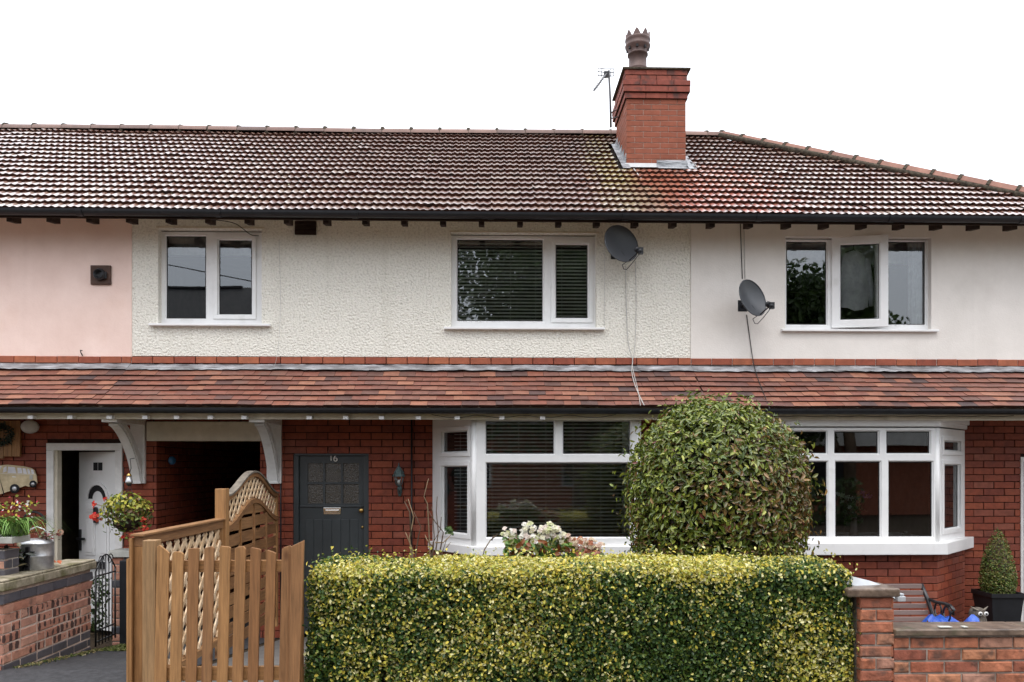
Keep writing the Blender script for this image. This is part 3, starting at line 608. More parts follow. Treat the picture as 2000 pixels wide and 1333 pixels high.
# ---- lean-to porch roof
LT0 = (-.75, Z(795.5, -.75)); LT1 = (-.03, 0); LTA = math.atan2(Z(727, -.10) - LT0[1], .65)
LTL = (LT1[0] - LT0[0]) / math.cos(LTA); LTZ1 = LT0[1] + math.sin(LTA) * LTL
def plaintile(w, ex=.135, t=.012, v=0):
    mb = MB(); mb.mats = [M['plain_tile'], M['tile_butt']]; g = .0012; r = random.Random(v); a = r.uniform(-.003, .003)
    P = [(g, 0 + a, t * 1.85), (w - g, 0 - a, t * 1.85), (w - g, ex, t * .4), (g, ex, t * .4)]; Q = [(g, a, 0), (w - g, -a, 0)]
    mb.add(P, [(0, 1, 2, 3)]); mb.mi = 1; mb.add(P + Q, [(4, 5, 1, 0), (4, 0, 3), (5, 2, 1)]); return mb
xr_end = XR
for H, a, b in ((HM, XB0, XB1), (HL, XL, XB0), (HR, XB1, xr_end)):
    pr = thing_part('porch_roof', H)
    sh = MB(); 
    t0 = (LT0[0] + .03, LT0[1] - .02); sh.add([(a, t0[0], t0[1] - .008), (b, t0[0], t0[1] - .008), (b, 0, LTZ1 - .008), (a, 0, LTZ1 - .008)], [(0, 1, 2, 3)])
    sh.add([(a, t0[0], t0[1] - .03), (b, t0[0], t0[1] - .03), (b, 0, LTZ1 - .03), (a, 0, LTZ1 - .03)], [(0, 3, 2, 1)])
    sh.mat(M['cream_paint']); sh.m = [0] * 2; sh.mats = [M['cream_paint']]; sh.build('soffit', None, pr)
    s = 0; row = 0
    Rm = Matrix.Rotation(LTA, 4, 'X')
    while s < LTL - .06:
        ex = .104 if row < 6 else LTL - s - .02
        u = a - (.083 if row % 2 else 0) + (.0 if H is not HM else 0)
        u = a + ((-.0825) if row % 2 else 0)
        while u < b:
            x0 = max(u, a); x1 = min(u + .165, b)
            if x1 - x0 > .02:
                w = round(x1 - x0, 3); v = random.randrange(4)
                zj = random.uniform(0, .004)
                sag = .004 * math.sin(x0 * 1.3 + row) + .003 * math.sin(x0 * 4.1)
                p = Vector((x0, LT0[0] + math.cos(LTA) * s, LT0[1] + math.sin(LTA) * s + zj + sag))
                ex2 = ex + .03 if row < 6 else ex
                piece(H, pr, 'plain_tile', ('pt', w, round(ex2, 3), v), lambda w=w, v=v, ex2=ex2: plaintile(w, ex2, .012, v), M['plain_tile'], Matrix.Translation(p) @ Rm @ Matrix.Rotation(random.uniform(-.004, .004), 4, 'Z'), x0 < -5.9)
            u += .165
        s += ex; row += 1
    # lead flashing in lapped lengths
    u = a; k = 0
    while u < b:
        w = min(random.uniform(.9, 1.5), b - u); n = max(2, int(w / .05))
        T = []; Bm = []; C = []
        for i in range(n + 1):
            x = u + w * i / n; e = random.uniform(-.006, .006)
            T.append((x, -.006, ZB - .006 + k % 2 * .003)); C.append((x, -.030 + e * .6, LTZ1 + .035 + e)); Bm.append((x, -.150 + e * 1.3, LTZ1 - .035 + e + k % 2 * .004))
        mb = MB(); mb.mat(M['lead']); mb.strip(C, T, True); mb.strip(Bm, C, True); mb.build('lead_flashing', None, pr)
        u += w - .02 if u + w < b else w; k += 1
    # gutter
    gm = MB(); gy, gzv = LT0[0] - .035, LT0[1] - .046
    sec = [(gy + .042 * math.cos(t), gzv + .03 + .052 * math.sin(t)) for t in [math.pi + math.pi * i / 8 for i in range(9)]]
    sec2 = [(gy + .036 * math.cos(t), gzv + .03 + .046 * math.sin(t)) for t in [2 * math.pi - math.pi * i / 8 for i in range(9)]]
    gm.prism(sec + sec2, a, b, 'x'); gm.build('gutter', M['black'], pr)
    fa = MB(); fa.box(a, b, LT0[0] + .065, LT0[0] + .085, LT0[1] - .118, LT0[1] - .0); fa.build('fascia', M['cream_paint'], pr)
    for i, pxx in enumerate([60, 137, 214, 283.5, 345, 411, 477, 604, 675, 745, 817, 893, 980, 1060]):
        x = X(pxx, -.74)
        if a < x < b:
            rf = MB(); rf.box(x - .024, x + .024, LT0[0] - .0, LT0[0] + .0645, LT0[1] - .120, LT0[1] - .088); rf.build('rafter_foot', M['white_paint'], pr)
# ---- main roof
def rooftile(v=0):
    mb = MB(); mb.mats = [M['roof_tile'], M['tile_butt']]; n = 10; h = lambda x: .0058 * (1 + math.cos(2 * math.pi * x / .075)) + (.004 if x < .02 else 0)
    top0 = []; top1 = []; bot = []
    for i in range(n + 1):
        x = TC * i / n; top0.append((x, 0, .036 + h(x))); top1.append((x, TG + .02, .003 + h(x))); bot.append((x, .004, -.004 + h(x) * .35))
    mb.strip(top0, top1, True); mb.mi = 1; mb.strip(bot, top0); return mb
RM = Matrix.Rotation(RP, 4, 'X')
XC = XR
def xmax(s): return XC - (XC - XE) * s / RL
kst = (X(1214, 1.05), X(1347, 1.05), 1.02, 1.83)        # chimney footprint, no tiles inside
for H, a, b in ((HM, XB0, XB1), (HL, XL, XB0), (HR, XB1, XC)):
    rf = thing_part('roof', H)
    sh = MB(); bb = min(b, XE) if H is not HR else XE
    e0 = (RY0 + .02, RZ0 - .012)
    if H is HR:
        sh.add([(a, e0[0], e0[1]), (XC, e0[0], e0[1]), (XE, RY1, RZ1 - .01), (a, RY1, RZ1 - .01)], [(0, 1, 2, 3)])
        sh.add([(XC, RY0, e0[1]), (XC, 2 * RY1 - RY0, e0[1]), (XE, RY1, RZ1 - .01)], [(0, 1, 2)])
        sh.add([(XC, 2 * RY1 - RY0, e0[1]), (a, 2 * RY1 - RY0, e0[1]), (a, RY1, RZ1 - .01), (XE, RY1, RZ1 - .01)], [(0, 1, 2, 3)])
    else:
        sh.add([(a, e0[0], e0[1]), (b, e0[0], e0[1]), (b, RY1, RZ1 - .01), (a, RY1, RZ1 - .01)], [(0, 1, 2, 3)])
        sh.add([(b, 2 * RY1 - RY0, e0[1]), (a, 2 * RY1 - RY0, e0[1]), (a, RY1, RZ1 - .01), (b, RY1, RZ1 - .01)], [(0, 1, 2, 3)])
    sh.build('roof_deck', M['roof_sheet'], rf)
    for row in range(18):
        s = row * TG; i0 = math.floor(a / TC); x = i0 * TC
        while x < b:
            y = RY0 + math.cos(RP) * s; zz = RZ0 + math.sin(RP) * s
            mid = x + TC / 2
            ok = a <= mid < b and not (kst[0] - .0 < mid < kst[1] and kst[2] - .12 < y < kst[3]) and (H is not HR or mid < xmax(s + .1))
            if ok:
                Mx = Matrix.Translation((x + random.uniform(-.002, .002), y - random.uniform(0, .006) - (.012 if random.random() < .03 else 0), zz + random.uniform(-.002, .003) + (.005 if random.random() < .015 else 0) + .006 * math.sin(x * .9 + 1) + .003 * math.sin(x * 3))) @ RM @ Matrix.Rotation(random.uniform(-.012, .012), 4, 'Y') @ Matrix.Rotation(random.uniform(-.012, .012), 4, 'Z')
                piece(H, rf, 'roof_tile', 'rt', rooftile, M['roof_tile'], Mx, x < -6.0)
            x += TC
    # ridge tiles
    x = a + .02; rt_end = min(b, XE)
    if H is not HR or True:
        while x < rt_end - .1:
            w = min(.375, rt_end - x); key = ('rd', round(w, 2))
            def mk(w=w):
                mb = MB(); sec = [(.115 * math.cos(t), .085 * math.sin(t)) for t in [math.pi * i / 8 for i in range(9)]]
                A = [(0, p[0], p[1]) for p in sec]; Bq = [(w, p[0], p[1]) for p in sec]; mb.strip(Bq, A, True)
                mb.add(A, [tuple(range(8, -1, -1))]); return mb
            if not (kst[0] - .05 < x + w / 2 < kst[1] and False):
                o = place('ridge_tile', None, rf, (0, 0, 0)) if False else None
                if key not in MESHES: MESHES[key] = mk().mesh('ridge_tile', M['ridge_dark'])
                place('ridge_tile', MESHES[key], rf, (x, RY1, RZ1 - .008 + .008 * math.sin(x)), rot=(0, random.uniform(-.008, .008), 0))
                jm = MB(); jm.lathe([(.02, -.03), (.108, -.022), (.112, 0), (.105, .02), (.02, .025)], n=10)
                if 'jn' not in MESHES: MESHES['jn'] = jm.mesh('mortar_joint', M['mossy_mortar'])
                j = place('mortar_joint', MESHES['jn'], rf, (x, RY1, RZ1 - .010), rot=(0, R(90), 0))
            x += w + .006
    # eaves gutter, rafter feet
    gm = MB(); gy, gzz = RY0 - .055, RZ0 - .045
    sec = [(gy + .055 * math.cos(t), gzz + .035 + .056 * math.sin(t)) for t in [math.pi + math.pi * i / 8 for i in range(9)]]
    sec2 = [(gy + .048 * math.cos(t), gzz + .035 + .050 * math.sin(t)) for t in [2 * math.pi - math.pi * i / 8 for i in range(9)]]
    gm.prism(sec + sec2, a, b, 'x'); gm.build('gutter', M['black'], rf)
    k = int(a / 1.35) * 1.35
    while k < b:
        if a < k < b:
            gb = MB(); sec3 = [(gy + .060 * math.cos(t), gzz + .037 + .061 * math.sin(t)) for t in [math.pi + math.pi * i / 8 for i in range(9)]]
            gb.prism([(a_[0] - .004, a_[1] - .004) for a_ in sec3] + sec2, k - .03, k + .03, 'x'); gb.build('gutter_union', M['black'], rf)
        k += 1.35
    sf = MB(); sf.box(a, b, RY0 - .005, RY0 + .02, RZ0 - .072, RZ0 - .005); sf.build('fascia', M['rafter'], rf)
    s2 = MB(); s2.add([(a, RY0 + .02, RZ0 - .045), (b, RY0 + .02, RZ0 - .045), (b, .0, RZ0 + .05), (a, .0, RZ0 + .05)], [(0, 3, 2, 1)]); s2.build('soffit', M['cream_paint'], rf)
    k = X(25, -.3)
    while k < b:
        if k > a:
            r_ = MB(); r_.prism([(-.36, RZ0 - .100), (-.36, RZ0 - .03), (-.2, RZ0 + .002), (-.2, RZ0 - .075)], k - .028, k + .028, 'x'); r_.build('rafter_foot', M['rafter'], rf)
        k += .392
# moss tufts caught in the tile joints
n = 5200; mx_ = rng.uniform(-7.5, XE, n); ms = np.floor(rng.uniform(0, 18, n)) * TG + rng.normal(.0, .012, n)
mp = np.stack([mx_, RY0 + math.cos(RP) * ms, RZ0 + math.sin(RP) * ms + .018], 1); kp_ = rng.random(n) < np.clip(.10 + .55 * np.exp(-((mx_ - 1.28) / .45) ** 2) + .35 * np.sin(mx_ * 2.1 + ms * 3) * np.sin(mx_ * .9 - ms), .03, .9); mp = mp[kp_]
MOSS = mp
# hip tiles
rf = [o for o in COL.objects if o.name.startswith('roof') and o.parent == HR and o.type == 'EMPTY'][0]
hp0 = Vector((XE, RY1, RZ1 + .0)); hp1 = Vector((XC, RY0, RZ0 + .0)); hd = (hp1 - hp0); hl = hd.length; hd.normalize()
qx = hd; qz = Vector((-.15, -.25, 1)); qy = qz.cross(qx).normalized(); qz = qx.cross(qy).normalized()
n = 16
for i in range(n):
    p = hp0 + hd * (hl * i / n)
    def mkh(w):
        mb = MB(); 
        for x0, x1, k in ((0, w, 0),):
            sec0 = [(-.085, -.03), (-.078, -.004), (-.025, .040), (.025, .040), (.078, -.004), (.085, -.03)]; 
            A = [(x0, a_ * 1.0, c_) for a_, c_ in sec0]; B_ = [(x1 + .03, a_ * 1.04, c_ - .006) for a_, c_ in sec0]
            mb.strip(A[::-1], B_[::-1]); mb.add(B_, [tuple(range(6))])
            # raised collar at the joint
            C = [(x0 - .012, a_ * 1.1, c_ + .010) for a_, c_ in sec0]; D = [(x0 + .022, a_ * 1.1, c_ + .010) for a_, c_ in sec0]
            mb.mats = [M['ridge_tile'], M['mossy_mortar']]; mb.mi = 1; mb.strip(C[::-1], D[::-1]); mb.add(D, [tuple(range(6))]); mb.add(C, [tuple(range(5, -1, -1))])
        return mb
    if 'hip' not in MESHES: MESHES['hip'] = mkh(hl / n).mesh('hip_tile')
    o = place('hip_tile', MESHES['hip'], rf, p + Vector((0, -.02, .05)))
    o.rotation_euler = Matrix((qx, qy, qz)).transposed().to_euler()
mo = MB(); mo.tube([hp0 + Vector((-.05, -.10, .0)), hp0.lerp(hp1, .5) + Vector((-.1, -.08, -.01)), hp1 + Vector((-.1, -.05, -.01))], .035, 6); mo.build('mortar_bed', M['mossy_mortar'], rf)

# ---- chimney
def cz(py): return 1.8 + (HOR - py) * (1.05 + 8.5) / F
ch = thing_part('chimney', HM)
CY0, CY1 = 1.05, 1.83; CX0, CX1 = X(1224, CY0), X(1339.5, CY0)
core = MB(); core.box(CX0 + .004, CX1 - .004, CY0 + .004, CY1, cz(345), cz(137)); core.build('stack_core', M['mortar'], ch)
hb = (cz(190) - cz(330)); nb = 13; bh_ = hb / nb - .005
w_ = CX1 - CX0
brickwork(HM, ch, (CX0, CY0, cz(330)), 0, w_, hb, [], M['chimney_brick'], bl=(w_ - .02) / 3.5, bh=bh_, j=.005, hidden=lambda p: False, name='chimney_brick')
brickwork(HM, ch, (CX0, CY1, cz(330)), R(-90), CY1 - CY0, hb, [], M['chimney_brick'], bl=.215, bh=bh_, j=.005, name='chimney_brick')
rs = MB(); rs.box(CX1 - .003, CX1, CY0 + .006, CY1, cz(340), cz(190)); rs.build('stack_side', M['chimney_brick'], ch)
def ringc(z0, z1, out, m, nb):
    zz = z1 - z0 - .004
    c_ = MB(); c_.box(CX0 - out + .004, CX1 + out - .004, CY0 - out + .004, CY1 + out, z0, z1 - .001); c_.build('corbel_core', M['mortar_dark'], ch)
    brickwork(HM, ch, (CX0 - out, CY0 - out, z0), 0, w_ + 2 * out, z1 - z0, [], m, bl=(w_ + 2 * out) / nb - .004, bh=zz, j=.004, start=0, name='corbel_brick')
    brickwork(HM, ch, (CX0 - out, CY1 + out, z0), R(-90), CY1 - CY0 + 2 * out, z1 - z0, [], m, bl=.213, bh=zz, j=.004, name='corbel_brick')
ringc(cz(190.5), cz(179.5), .022, M['corbel_brick'], 3)
ringc(cz(179), cz(167), .044, M['corbel_brick'], 3)
ringc(cz(166.5), cz(156), .050, M['corbel_brick'], 4)
ringc(cz(155.5), cz(145), .016, M['corbel_brick'], 4)
ringc(cz(144.5), cz(134), .018, M['corbel_brick'], 3)
fl = MB(); fl.box(CX0 - .05, CX1 + .05, CY0 - .04, CY1 + .04, cz(134), cz(134) + .02); fl.build('flaunching', M['mossy_mortar'], ch)
# flashings at the foot: white apron, grey lead apron, stepped side lead
def rz(y): return RZ0 + math.tan(RP) * (y - RY0)
am = MB(); xm = X(1282, CY0)
am.add([(CX0 - .02, CY0 - .012, cz(317)), (xm, CY0 - .012, cz(317)), (xm, CY0 - .02, cz(326)), (CX0 - .02, CY0 - .02, cz(326)), (xm, CY0 - .12, rz(CY0 - .12) + .05), (CX0 - .03, CY0 - .12, rz(CY0 - .12) + .05)], [(0, 3, 2, 1), (3, 5, 4, 2)]); am.build('white_apron', M['lead_white'], ch)
lm = MB(); lm.add([(xm, CY0 - .016, cz(311)), (CX1 + .01, CY0 - .016, cz(311)), (CX1 + .03, CY0 - .02, cz(325)), (xm, CY0 - .02, cz(325)), (CX1 + .08, CY0 - .15, rz(CY0 - .15) + .05), (xm, CY0 - .15, rz(CY0 - .15) + .05)], [(0, 3, 2, 1), (3, 5, 4, 2)]); lm.build('lead_apron', M['lead'], ch)
for k in range(5):
    y = CY0 + .02 + k * .16; st = MB(); st.box(CX0 - .008, CX0 - .001, y, y + .155, rz(y) - .02, rz(y) + .17); st.build('step_flashing', M['lead'], ch)
for sx in (CX0 - .07, CX1 + .005):
    sk = MB(); sk.strip([(sx, CY0 - .16, rz(CY0 - .16) + .052), (sx + .09, CY0 - .16, rz(CY0 - .16) + .052)], [(sx, CY1, rz(CY1) + .05), (sx + .09, CY1, rz(CY1) + .05)]); sk.build('side_lead', M['lead'], ch)
# chimney pot: crown top
pc = (X(1245.5, CY0 + .22), CY0 + .22, cz(134) + .02); k_ = (CY0 + .22 + 8.5) / F
pr_ = lambda px_: px_ * k_
ph = MB()
H_ = lambda py: (132 - py) * k_
prof = [(pr_(22), -.02), (pr_(21), H_(124)), (pr_(18), H_(121)), (pr_(19.5), H_(118)), (pr_(19.5), H_(116)), (pr_(17.5), H_(114)), (pr_(17.2), H_(91)), (pr_(20), H_(90)), (pr_(20), H_(87)), (pr_(18.5), H_(85)), (pr_(20), H_(80)),
        (pr_(24.5), H_(74)), (pr_(25), H_(71)), (pr_(23), H_(69)), (pr_(23.5), H_(64)), (pr_(25), H_(61)), (pr_(24.5), H_(58)), (pr_(21), H_(57)), (pr_(20.5), H_(62)), (pr_(15), H_(80))]
ph.lathe(prof, pc, 22)
for k in range(8):
    a0 = 2 * math.pi * (k + .25) / 8; a1 = a0 + 2 * math.pi / 8 * .86; am_ = (a0 + a1) / 2; r0, r1 = pr_(24), pr_(20.5); zb, ztp = pc[2] + H_(58.5), pc[2] + H_(45)
    n5 = 5; outer = []; inner = []
    for i in range(n5): 
        t = a0 + (a1 - a0) * i / (n5 - 1); hh = zb + (ztp - zb) * (1 - abs(i - 2) / 2) ** .8
        outer.append((pc[0] + r0 * math.cos(t), pc[1] + r0 * math.sin(t), hh)); inner.append((pc[0] + r1 * math.cos(t), pc[1] + r1 * math.sin(t), hh))
    ob = [(p[0], p[1], zb - .01) for p in outer]; ib = [(p[0], p[1], zb - .01) for p in inner]
    ph.strip(ob, outer); ph.strip(inner, ib); ph.strip(outer, inner)
pot = ph.build('chimney_pot', M['pot'], ch)
for k in range(8):
    t = 2 * math.pi * (k + .72) / 8; vb = MB(); c0 = Vector((pc[0] + pr_(20.6) * math.cos(t), pc[1] + pr_(20.6) * math.sin(t), pc[2] + H_(78)))
    vb.M = Matrix.Translation(c0) @ Matrix.Rotation(t, 4, 'Z'); vb.box(-.010, .010, -.014, .014, -.022, .022); vb.M = None; vb.build('pot_vent', M['gasket'], ch)
fb = MB(); fb.lathe([(.0, -.02), (pr_(27), -.02), (pr_(26), .02), (pr_(20), .05), (.0, .06)], (pc[0] + .02, pc[1], pc[2]), 14); fb.build('mortar_haunch', M['mossy_mortar'], ch)

# ---- doors, brackets, vents
# white door of the pink house: frame, open leaf, hall
fm = MB(); a, b, _, t = DL; fw = .075
fm.box(a, a + fw, -.02, .09, 0, t - fw); fm.box(b - fw, b, -.02, .09, 0, t - fw); fm.box(a, b, -.0205, .0905, t - fw, t)
fm.build('door_frame', M['white_paint'], HL, bevel=.005)
il = MB(); il.box(a + fw + .0005, a + fw + .03, .0, .085, 0, t - fw - .001); il.build('door_stop', M['cream_paint'], HL)
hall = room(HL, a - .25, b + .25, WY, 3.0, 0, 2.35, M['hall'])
wp = MB(); wp.box(a + .16, a + .36, .55, .6, .02, 2.2); wp.build('inner_door', M['hall'], HL)
dl = thing_part('door', HL); wdt = b - a - 2 * fw - .01; th = R(-28)
Md = Matrix.Translation((b - fw - .004, .05, 0)) @ Matrix.Rotation(math.pi + th, 4, 'Z')   # local x runs from the hinge to the free edge
z0, z1 = .06, t - fw - .012
mb = MB(); mb.M = Md @ Matrix.Diagonal((1, -1, 1, 1)); mb.box(0, wdt, 0, .045, z0, z1)
mb.M = None; mb.build('leaf', M['upvc'], dl, bevel=.004)
def onleaf(name, m, parts, bev=0, par=None):
    q = MB(); q.M = Md @ Matrix.Diagonal((1, -1, 1, 1))
    for kind_, *p_ in parts:
        if kind_ == 'b': q.box(*p_)
        else: q.prism(*p_)
    q.M = None; return q.build(name, m, par or dl, bevel=bev)
cxx = wdt / 2; Hh = z1 - z0
for (u0, u1, v0, v1) in ((.12, cxx - .03, z0 + .52 * Hh * .80, z0 + .62 * Hh), (cxx + .03, wdt - .12, z0 + .52 * Hh * .80, z0 + .62 * Hh), (.12, cxx - .03, z0 + .09, z0 + .30 * Hh), (cxx + .03, wdt - .12, z0 + .09, z0 + .30 * Hh), (.12, wdt - .12, z0 + .66 * Hh, z0 + .72 * Hh)):
    onleaf('raised_panel', M['upvc'], [('b', u0, u1, -.012, -.0005, v0, v1), ('b', u0 + .03, u1 - .03, -.02, -.0125, v0 + .03, v1 - .03)] if v1 - v0 > .1 else [('b', u0, u1, -.012, -.0005, v0, v1)], .004)
arch = []
for i in range(11): t_ = math.pi * i / 10; arch.append((cxx + .15 * math.cos(t_), z0 + .735 * Hh + .15 * math.sin(t_)))
for i in range(10, -1, -1): t_ = math.pi * i / 10; arch.append((cxx + .085 * math.cos(t_), z0 + .735 * Hh + .085 * math.sin(t_)))
def strip_prism(q, outer, inner, y0, y1):
    n = len(outer)
    q.strip([(p[0], y0, p[1]) for p in outer], [(p[0], y0, p[1]) for p in inner]); q.strip([(p[0], y1, p[1]) for p in inner], [(p[0], y1, p[1]) for p in outer])
    q.strip([(p[0], y1, p[1]) for p in outer], [(p[0], y0, p[1]) for p in outer]); q.strip([(p[0], y0, p[1]) for p in inner], [(p[0], y1, p[1]) for p in inner])
q = MB(); q.M = Md @ Matrix.Diagonal((1, -1, 1, 1)); strip_prism(q, arch[:11], arch[11:][::-1], -.004, -.0005); q.M = None; q.build('fanlight_pane', M['gasket'], dl)
q = MB(); q.M = Md @ Matrix.Diagonal((1, -1, 1, 1)); o_ = [(cxx + .18 * math.cos(math.pi * i / 10), z0 + .735 * Hh + .18 * math.sin(math.pi * i / 10)) for i in range(11)]; strip_prism(q, o_, arch[:11], -.016, -.0006); q.M = None; q.build('fanlight_trim', M['upvc'], dl)
onleaf('small_pane', M['gasket'], [('b', cxx - .075, cxx - .012, -.006, -.0005, z0 + .895 * Hh, z0 + .94 * Hh)]); onleaf('small_pane', M['gasket'], [('b', cxx + .002, cxx + .065, -.006, -.0005, z0 + .895 * Hh, z0 + .94 * Hh)])
onleaf('knocker', M['black_iron'], [('b', cxx - .03, cxx + .03, -.04, -.0125, z0 + .60 * Hh, z0 + .69 * Hh)], .012)
onleaf('letterbox', M['black_iron'], [('b', cxx - .13, cxx + .13, -.03, -.0005, z0 + .345 * Hh, z0 + .385 * Hh)], .004)
onleaf('handle', M['black_iron'], [('b', wdt - .05, wdt - .02, -.02, -.0005, z0 + .44 * Hh, z0 + .56 * Hh), ('b', wdt - .15, wdt - .02, -.05, -.035, z0 + .50 * Hh, z0 + .515 * Hh)], .003)

# grey door 16
a, b, _, t = DM; fw = .055
def arched_top(x0, x1, zc, rise, n=8): return [(x0 + (x1 - x0) * i / n, zc + rise * (1 - (2 * i / n - 1) ** 2)) for i in range(n + 1)]
fm = MB(); fm.box(a, a + fw, .02, .12, 0, t - .0505); fm.box(b - fw, b, .02, .12, 0, t - .0505)
top = arched_top(a, b, t - .03, .028); fm.prism([(a, t - .050), (b, t - .050)] + top[::-1], .0201, .1201, 'y'); fm.build('door_frame', M['slate_door'], HM, bevel=.003)
room(HM, a - .3, b + .3, .14, 2.4, 0, 2.2); dm = thing_part('door', HM); lx0, lx1 = a + fw + .003, b - fw - .003; lt = t - .052; yf = .055
panes = []; pxs = [(601, 631), (635, 666), (670, 701)]; pzs = [(905, 942), (946, 984)]
holes_ = [(X(p[0], yf), X(p[1], yf), Z(q_[1], yf, 650), Z(q_[0], yf, 650)) for p in pxs for q_ in pzs]
wall('leaf', M['slate_door'], dm, lx0, lx1, .03, lt, yf, yf + .045, holes_)
for h in holes_:
    mb = MB(); mb.box(h[0] - .003, h[1] + .003, yf + .012, yf + .018, h[2] - .003, h[3] + .003); mb.build('pane', M['obscure'], dm)
zk = Z(1015, yf, 650); n = 6
for i in range(n):
    x0 = lx0 + .055 + (lx1 - lx0 - .11) * i / n; x1 = lx0 + .055 + (lx1 - lx0 - .11) * (i + 1) / n
    mb = MB(); mb.box(x0 + .003, x1 - .003, yf - .006, yf - .0005, .20, zk); mb.build('board', M['slate_door'], dm, bevel=.003)
mb = MB(); mb.box(lx0, lx1, yf - .014, yf - .0007, Z(990, yf, 650) - .005, Z(990, yf, 650) + .012); mb.build('drip_rail', M['slate_door'], dm, bevel=.004)
lb = MB(); lb.box(X(632, yf), X(666, yf), yf - .010, yf - .0145 + .014, Z(1005, yf, 650), Z(992, yf, 650)); lb.build('letterbox', M['chrome'], dm, bevel=.003)
lb = MB(); lb.box(X(636, yf), X(663, yf), yf - .022, yf - .0105, Z(1002.5, yf, 650), Z(996, yf, 650)); lb.build('letterbox_flap', M['chrome'], dm, bevel=.004)
kn = MB(); kn.M = Matrix.Translation((X(707, yf), yf, Z(997, yf, 707))) @ Matrix.Rotation(R(90), 4, 'X'); kn.lathe([(.0001, 0), (.022, 0), (.022, .004), (.010, .008), (.010, .03), (.024, .04), (.026, .052), (.016, .062), (.0001, .064)], n=14); kn.M = None; kn.build('knob', M['brass'], dm)
kn = MB(); kn.M = Matrix.Translation((X(708, yf), yf, Z(1030, yf, 707))) @ Matrix.Rotation(R(90), 4, 'X'); kn.lathe([(.0001, 0), (.015, 0), (.015, .006), (.0001, .010)], n=12); kn.M = None; kn.build('lock', M['brass'], dm)
def text(s, size, loc, m, parent, name, rot=(R(90), 0, 0), ext=.003):
    c = bpy.data.curves.new(name, 'FONT'); c.body = s; c.size = size; c.extrude = ext; c.align_x = 'CENTER'; c.align_y = 'CENTER'; c.materials.append(m)
    fo = bpy.data.objects.new('tmp', c); me = bpy.data.meshes.new_from_object(fo); bpy.data.objects.remove(fo)
    o = bpy.data.objects.new(name, me); COL.objects.link(o); o.parent = parent; o.location = Vector(loc) - org(parent); o.rotation_euler = rot; return o
text('1', .105, (X(647, yf), yf - .008, Z(894.5, yf, 650)), M['numeral'], dm, 'numeral'); text('6', .105, (X(655.5, yf), yf - .008, Z(896.0, yf, 650)), M['numeral'], dm, 'numeral')
# black door of the end house
a, b, _, t = DR; fm = MB(); fm.box(a, a + .03, -.01, .1, 0, t - .05); fm.box(b - .05, b, -.01, .1, 0, t - .05); fm.box(a, b, -.0105, .1005, t - .05, t); fm.build('door_frame', M['white_paint'], HR)
room(HR, a - .1, b + .1, .14, 2.4, 0, 2.2); dr = thing_part('door', HR); mb = MB(); mb.box(a + .03, b - .05, .05, .09, .03, t - .052); mb.build('leaf', M['gasket'], dr)
mb = MB(); mb.box(a + .05, a + .08, .02, .05, .9, 1.05); mb.build('handle', M['chrome'], dr)

# brackets under the porch roof
for pxw, pxe in ((270, 0), (536, 0)):
    x = X(pxw, -.02); br = thing_part('porch_bracket', HM); hw = .055
    zb, zt_ = Z(945, -.03, pxw), LT0[1] - .10
    mb = MB(); mb.box(x - .075, x + .075, -.045, -.001, zb, zt_ + .28); mb.build('wall_post', M['white_paint'], br, bevel=.004)
    mb = MB(); mb.box(x - hw - .02, x + hw + .02, -.66, -.0455, zt_ - .045, zt_ + .03); mb.build('top_plate', M['white_paint'], br, bevel=.004)
    pts = []; 
    for i in range(13):
        s_ = i / 12; y = -.06 - .50 * s_ ** 1.35; z = zb + .03 + (zt_ - .05 - zb - .03) * (1 - (1 - s_) ** 1.45); pts.append((y, z))
    # brace as a curved board, with stepped mouldings on its outer face
    up = [(y + .055, z + .028) for i, (y, z) in enumerate(pts)]; up = [(min(y, -.046), z) for y, z in up]
    mb = MB(); A0 = [(x - hw, y, z) for y, z in pts]; A1 = [(x + hw, y, z) for y, z in pts]; U0 = [(x - hw, y, z) for y, z in up]; U1 = [(x + hw, y, z) for y, z in up]
    mb.strip(A0, A1); mb.strip(U1, U0); mb.strip(U0, A0); mb.strip(A1, U1); mb.build('brace', M['white_paint'], br)
    for k0, k1 in ((0, 4), (4, 8), (8, 12)):
        mb = MB(); o0 = .012 + .010 * (k1 / 12)
        P0 = [(x - hw * .8, pts[i][0] - .004, pts[i][1] - .002) for i in range(k0, k1 + 1)]; P1 = [(x - hw * .8, pts[i][0] - o0 * (.6 + .9 * (i - k0) / 4 * .4), pts[i][1] - o0) for i in range(k0, k1 + 1)]
        Q0 = [(x + hw * .8, p[1], p[2]) for p in P0]; Q1 = [(x + hw * .8, p[1], p[2]) for p in P1]
        mb.strip(P1, Q1); mb.strip(P0, P1); mb.strip(Q1, Q0); mb.add([P0[0], P1[0], Q1[0], Q0[0]], [(0, 1, 2, 3)]); mb.add([P0[-1], P1[-1], Q1[-1], Q0[-1]], [(3, 2, 1, 0)]); mb.build('moulding', M['white_paint'], br)
    mb = MB(); mb.box(x - hw, x + hw, -.085, -.0455, zb + .0, zb + .022); mb.build('foot_block', M['white_paint'], br, bevel=.003)

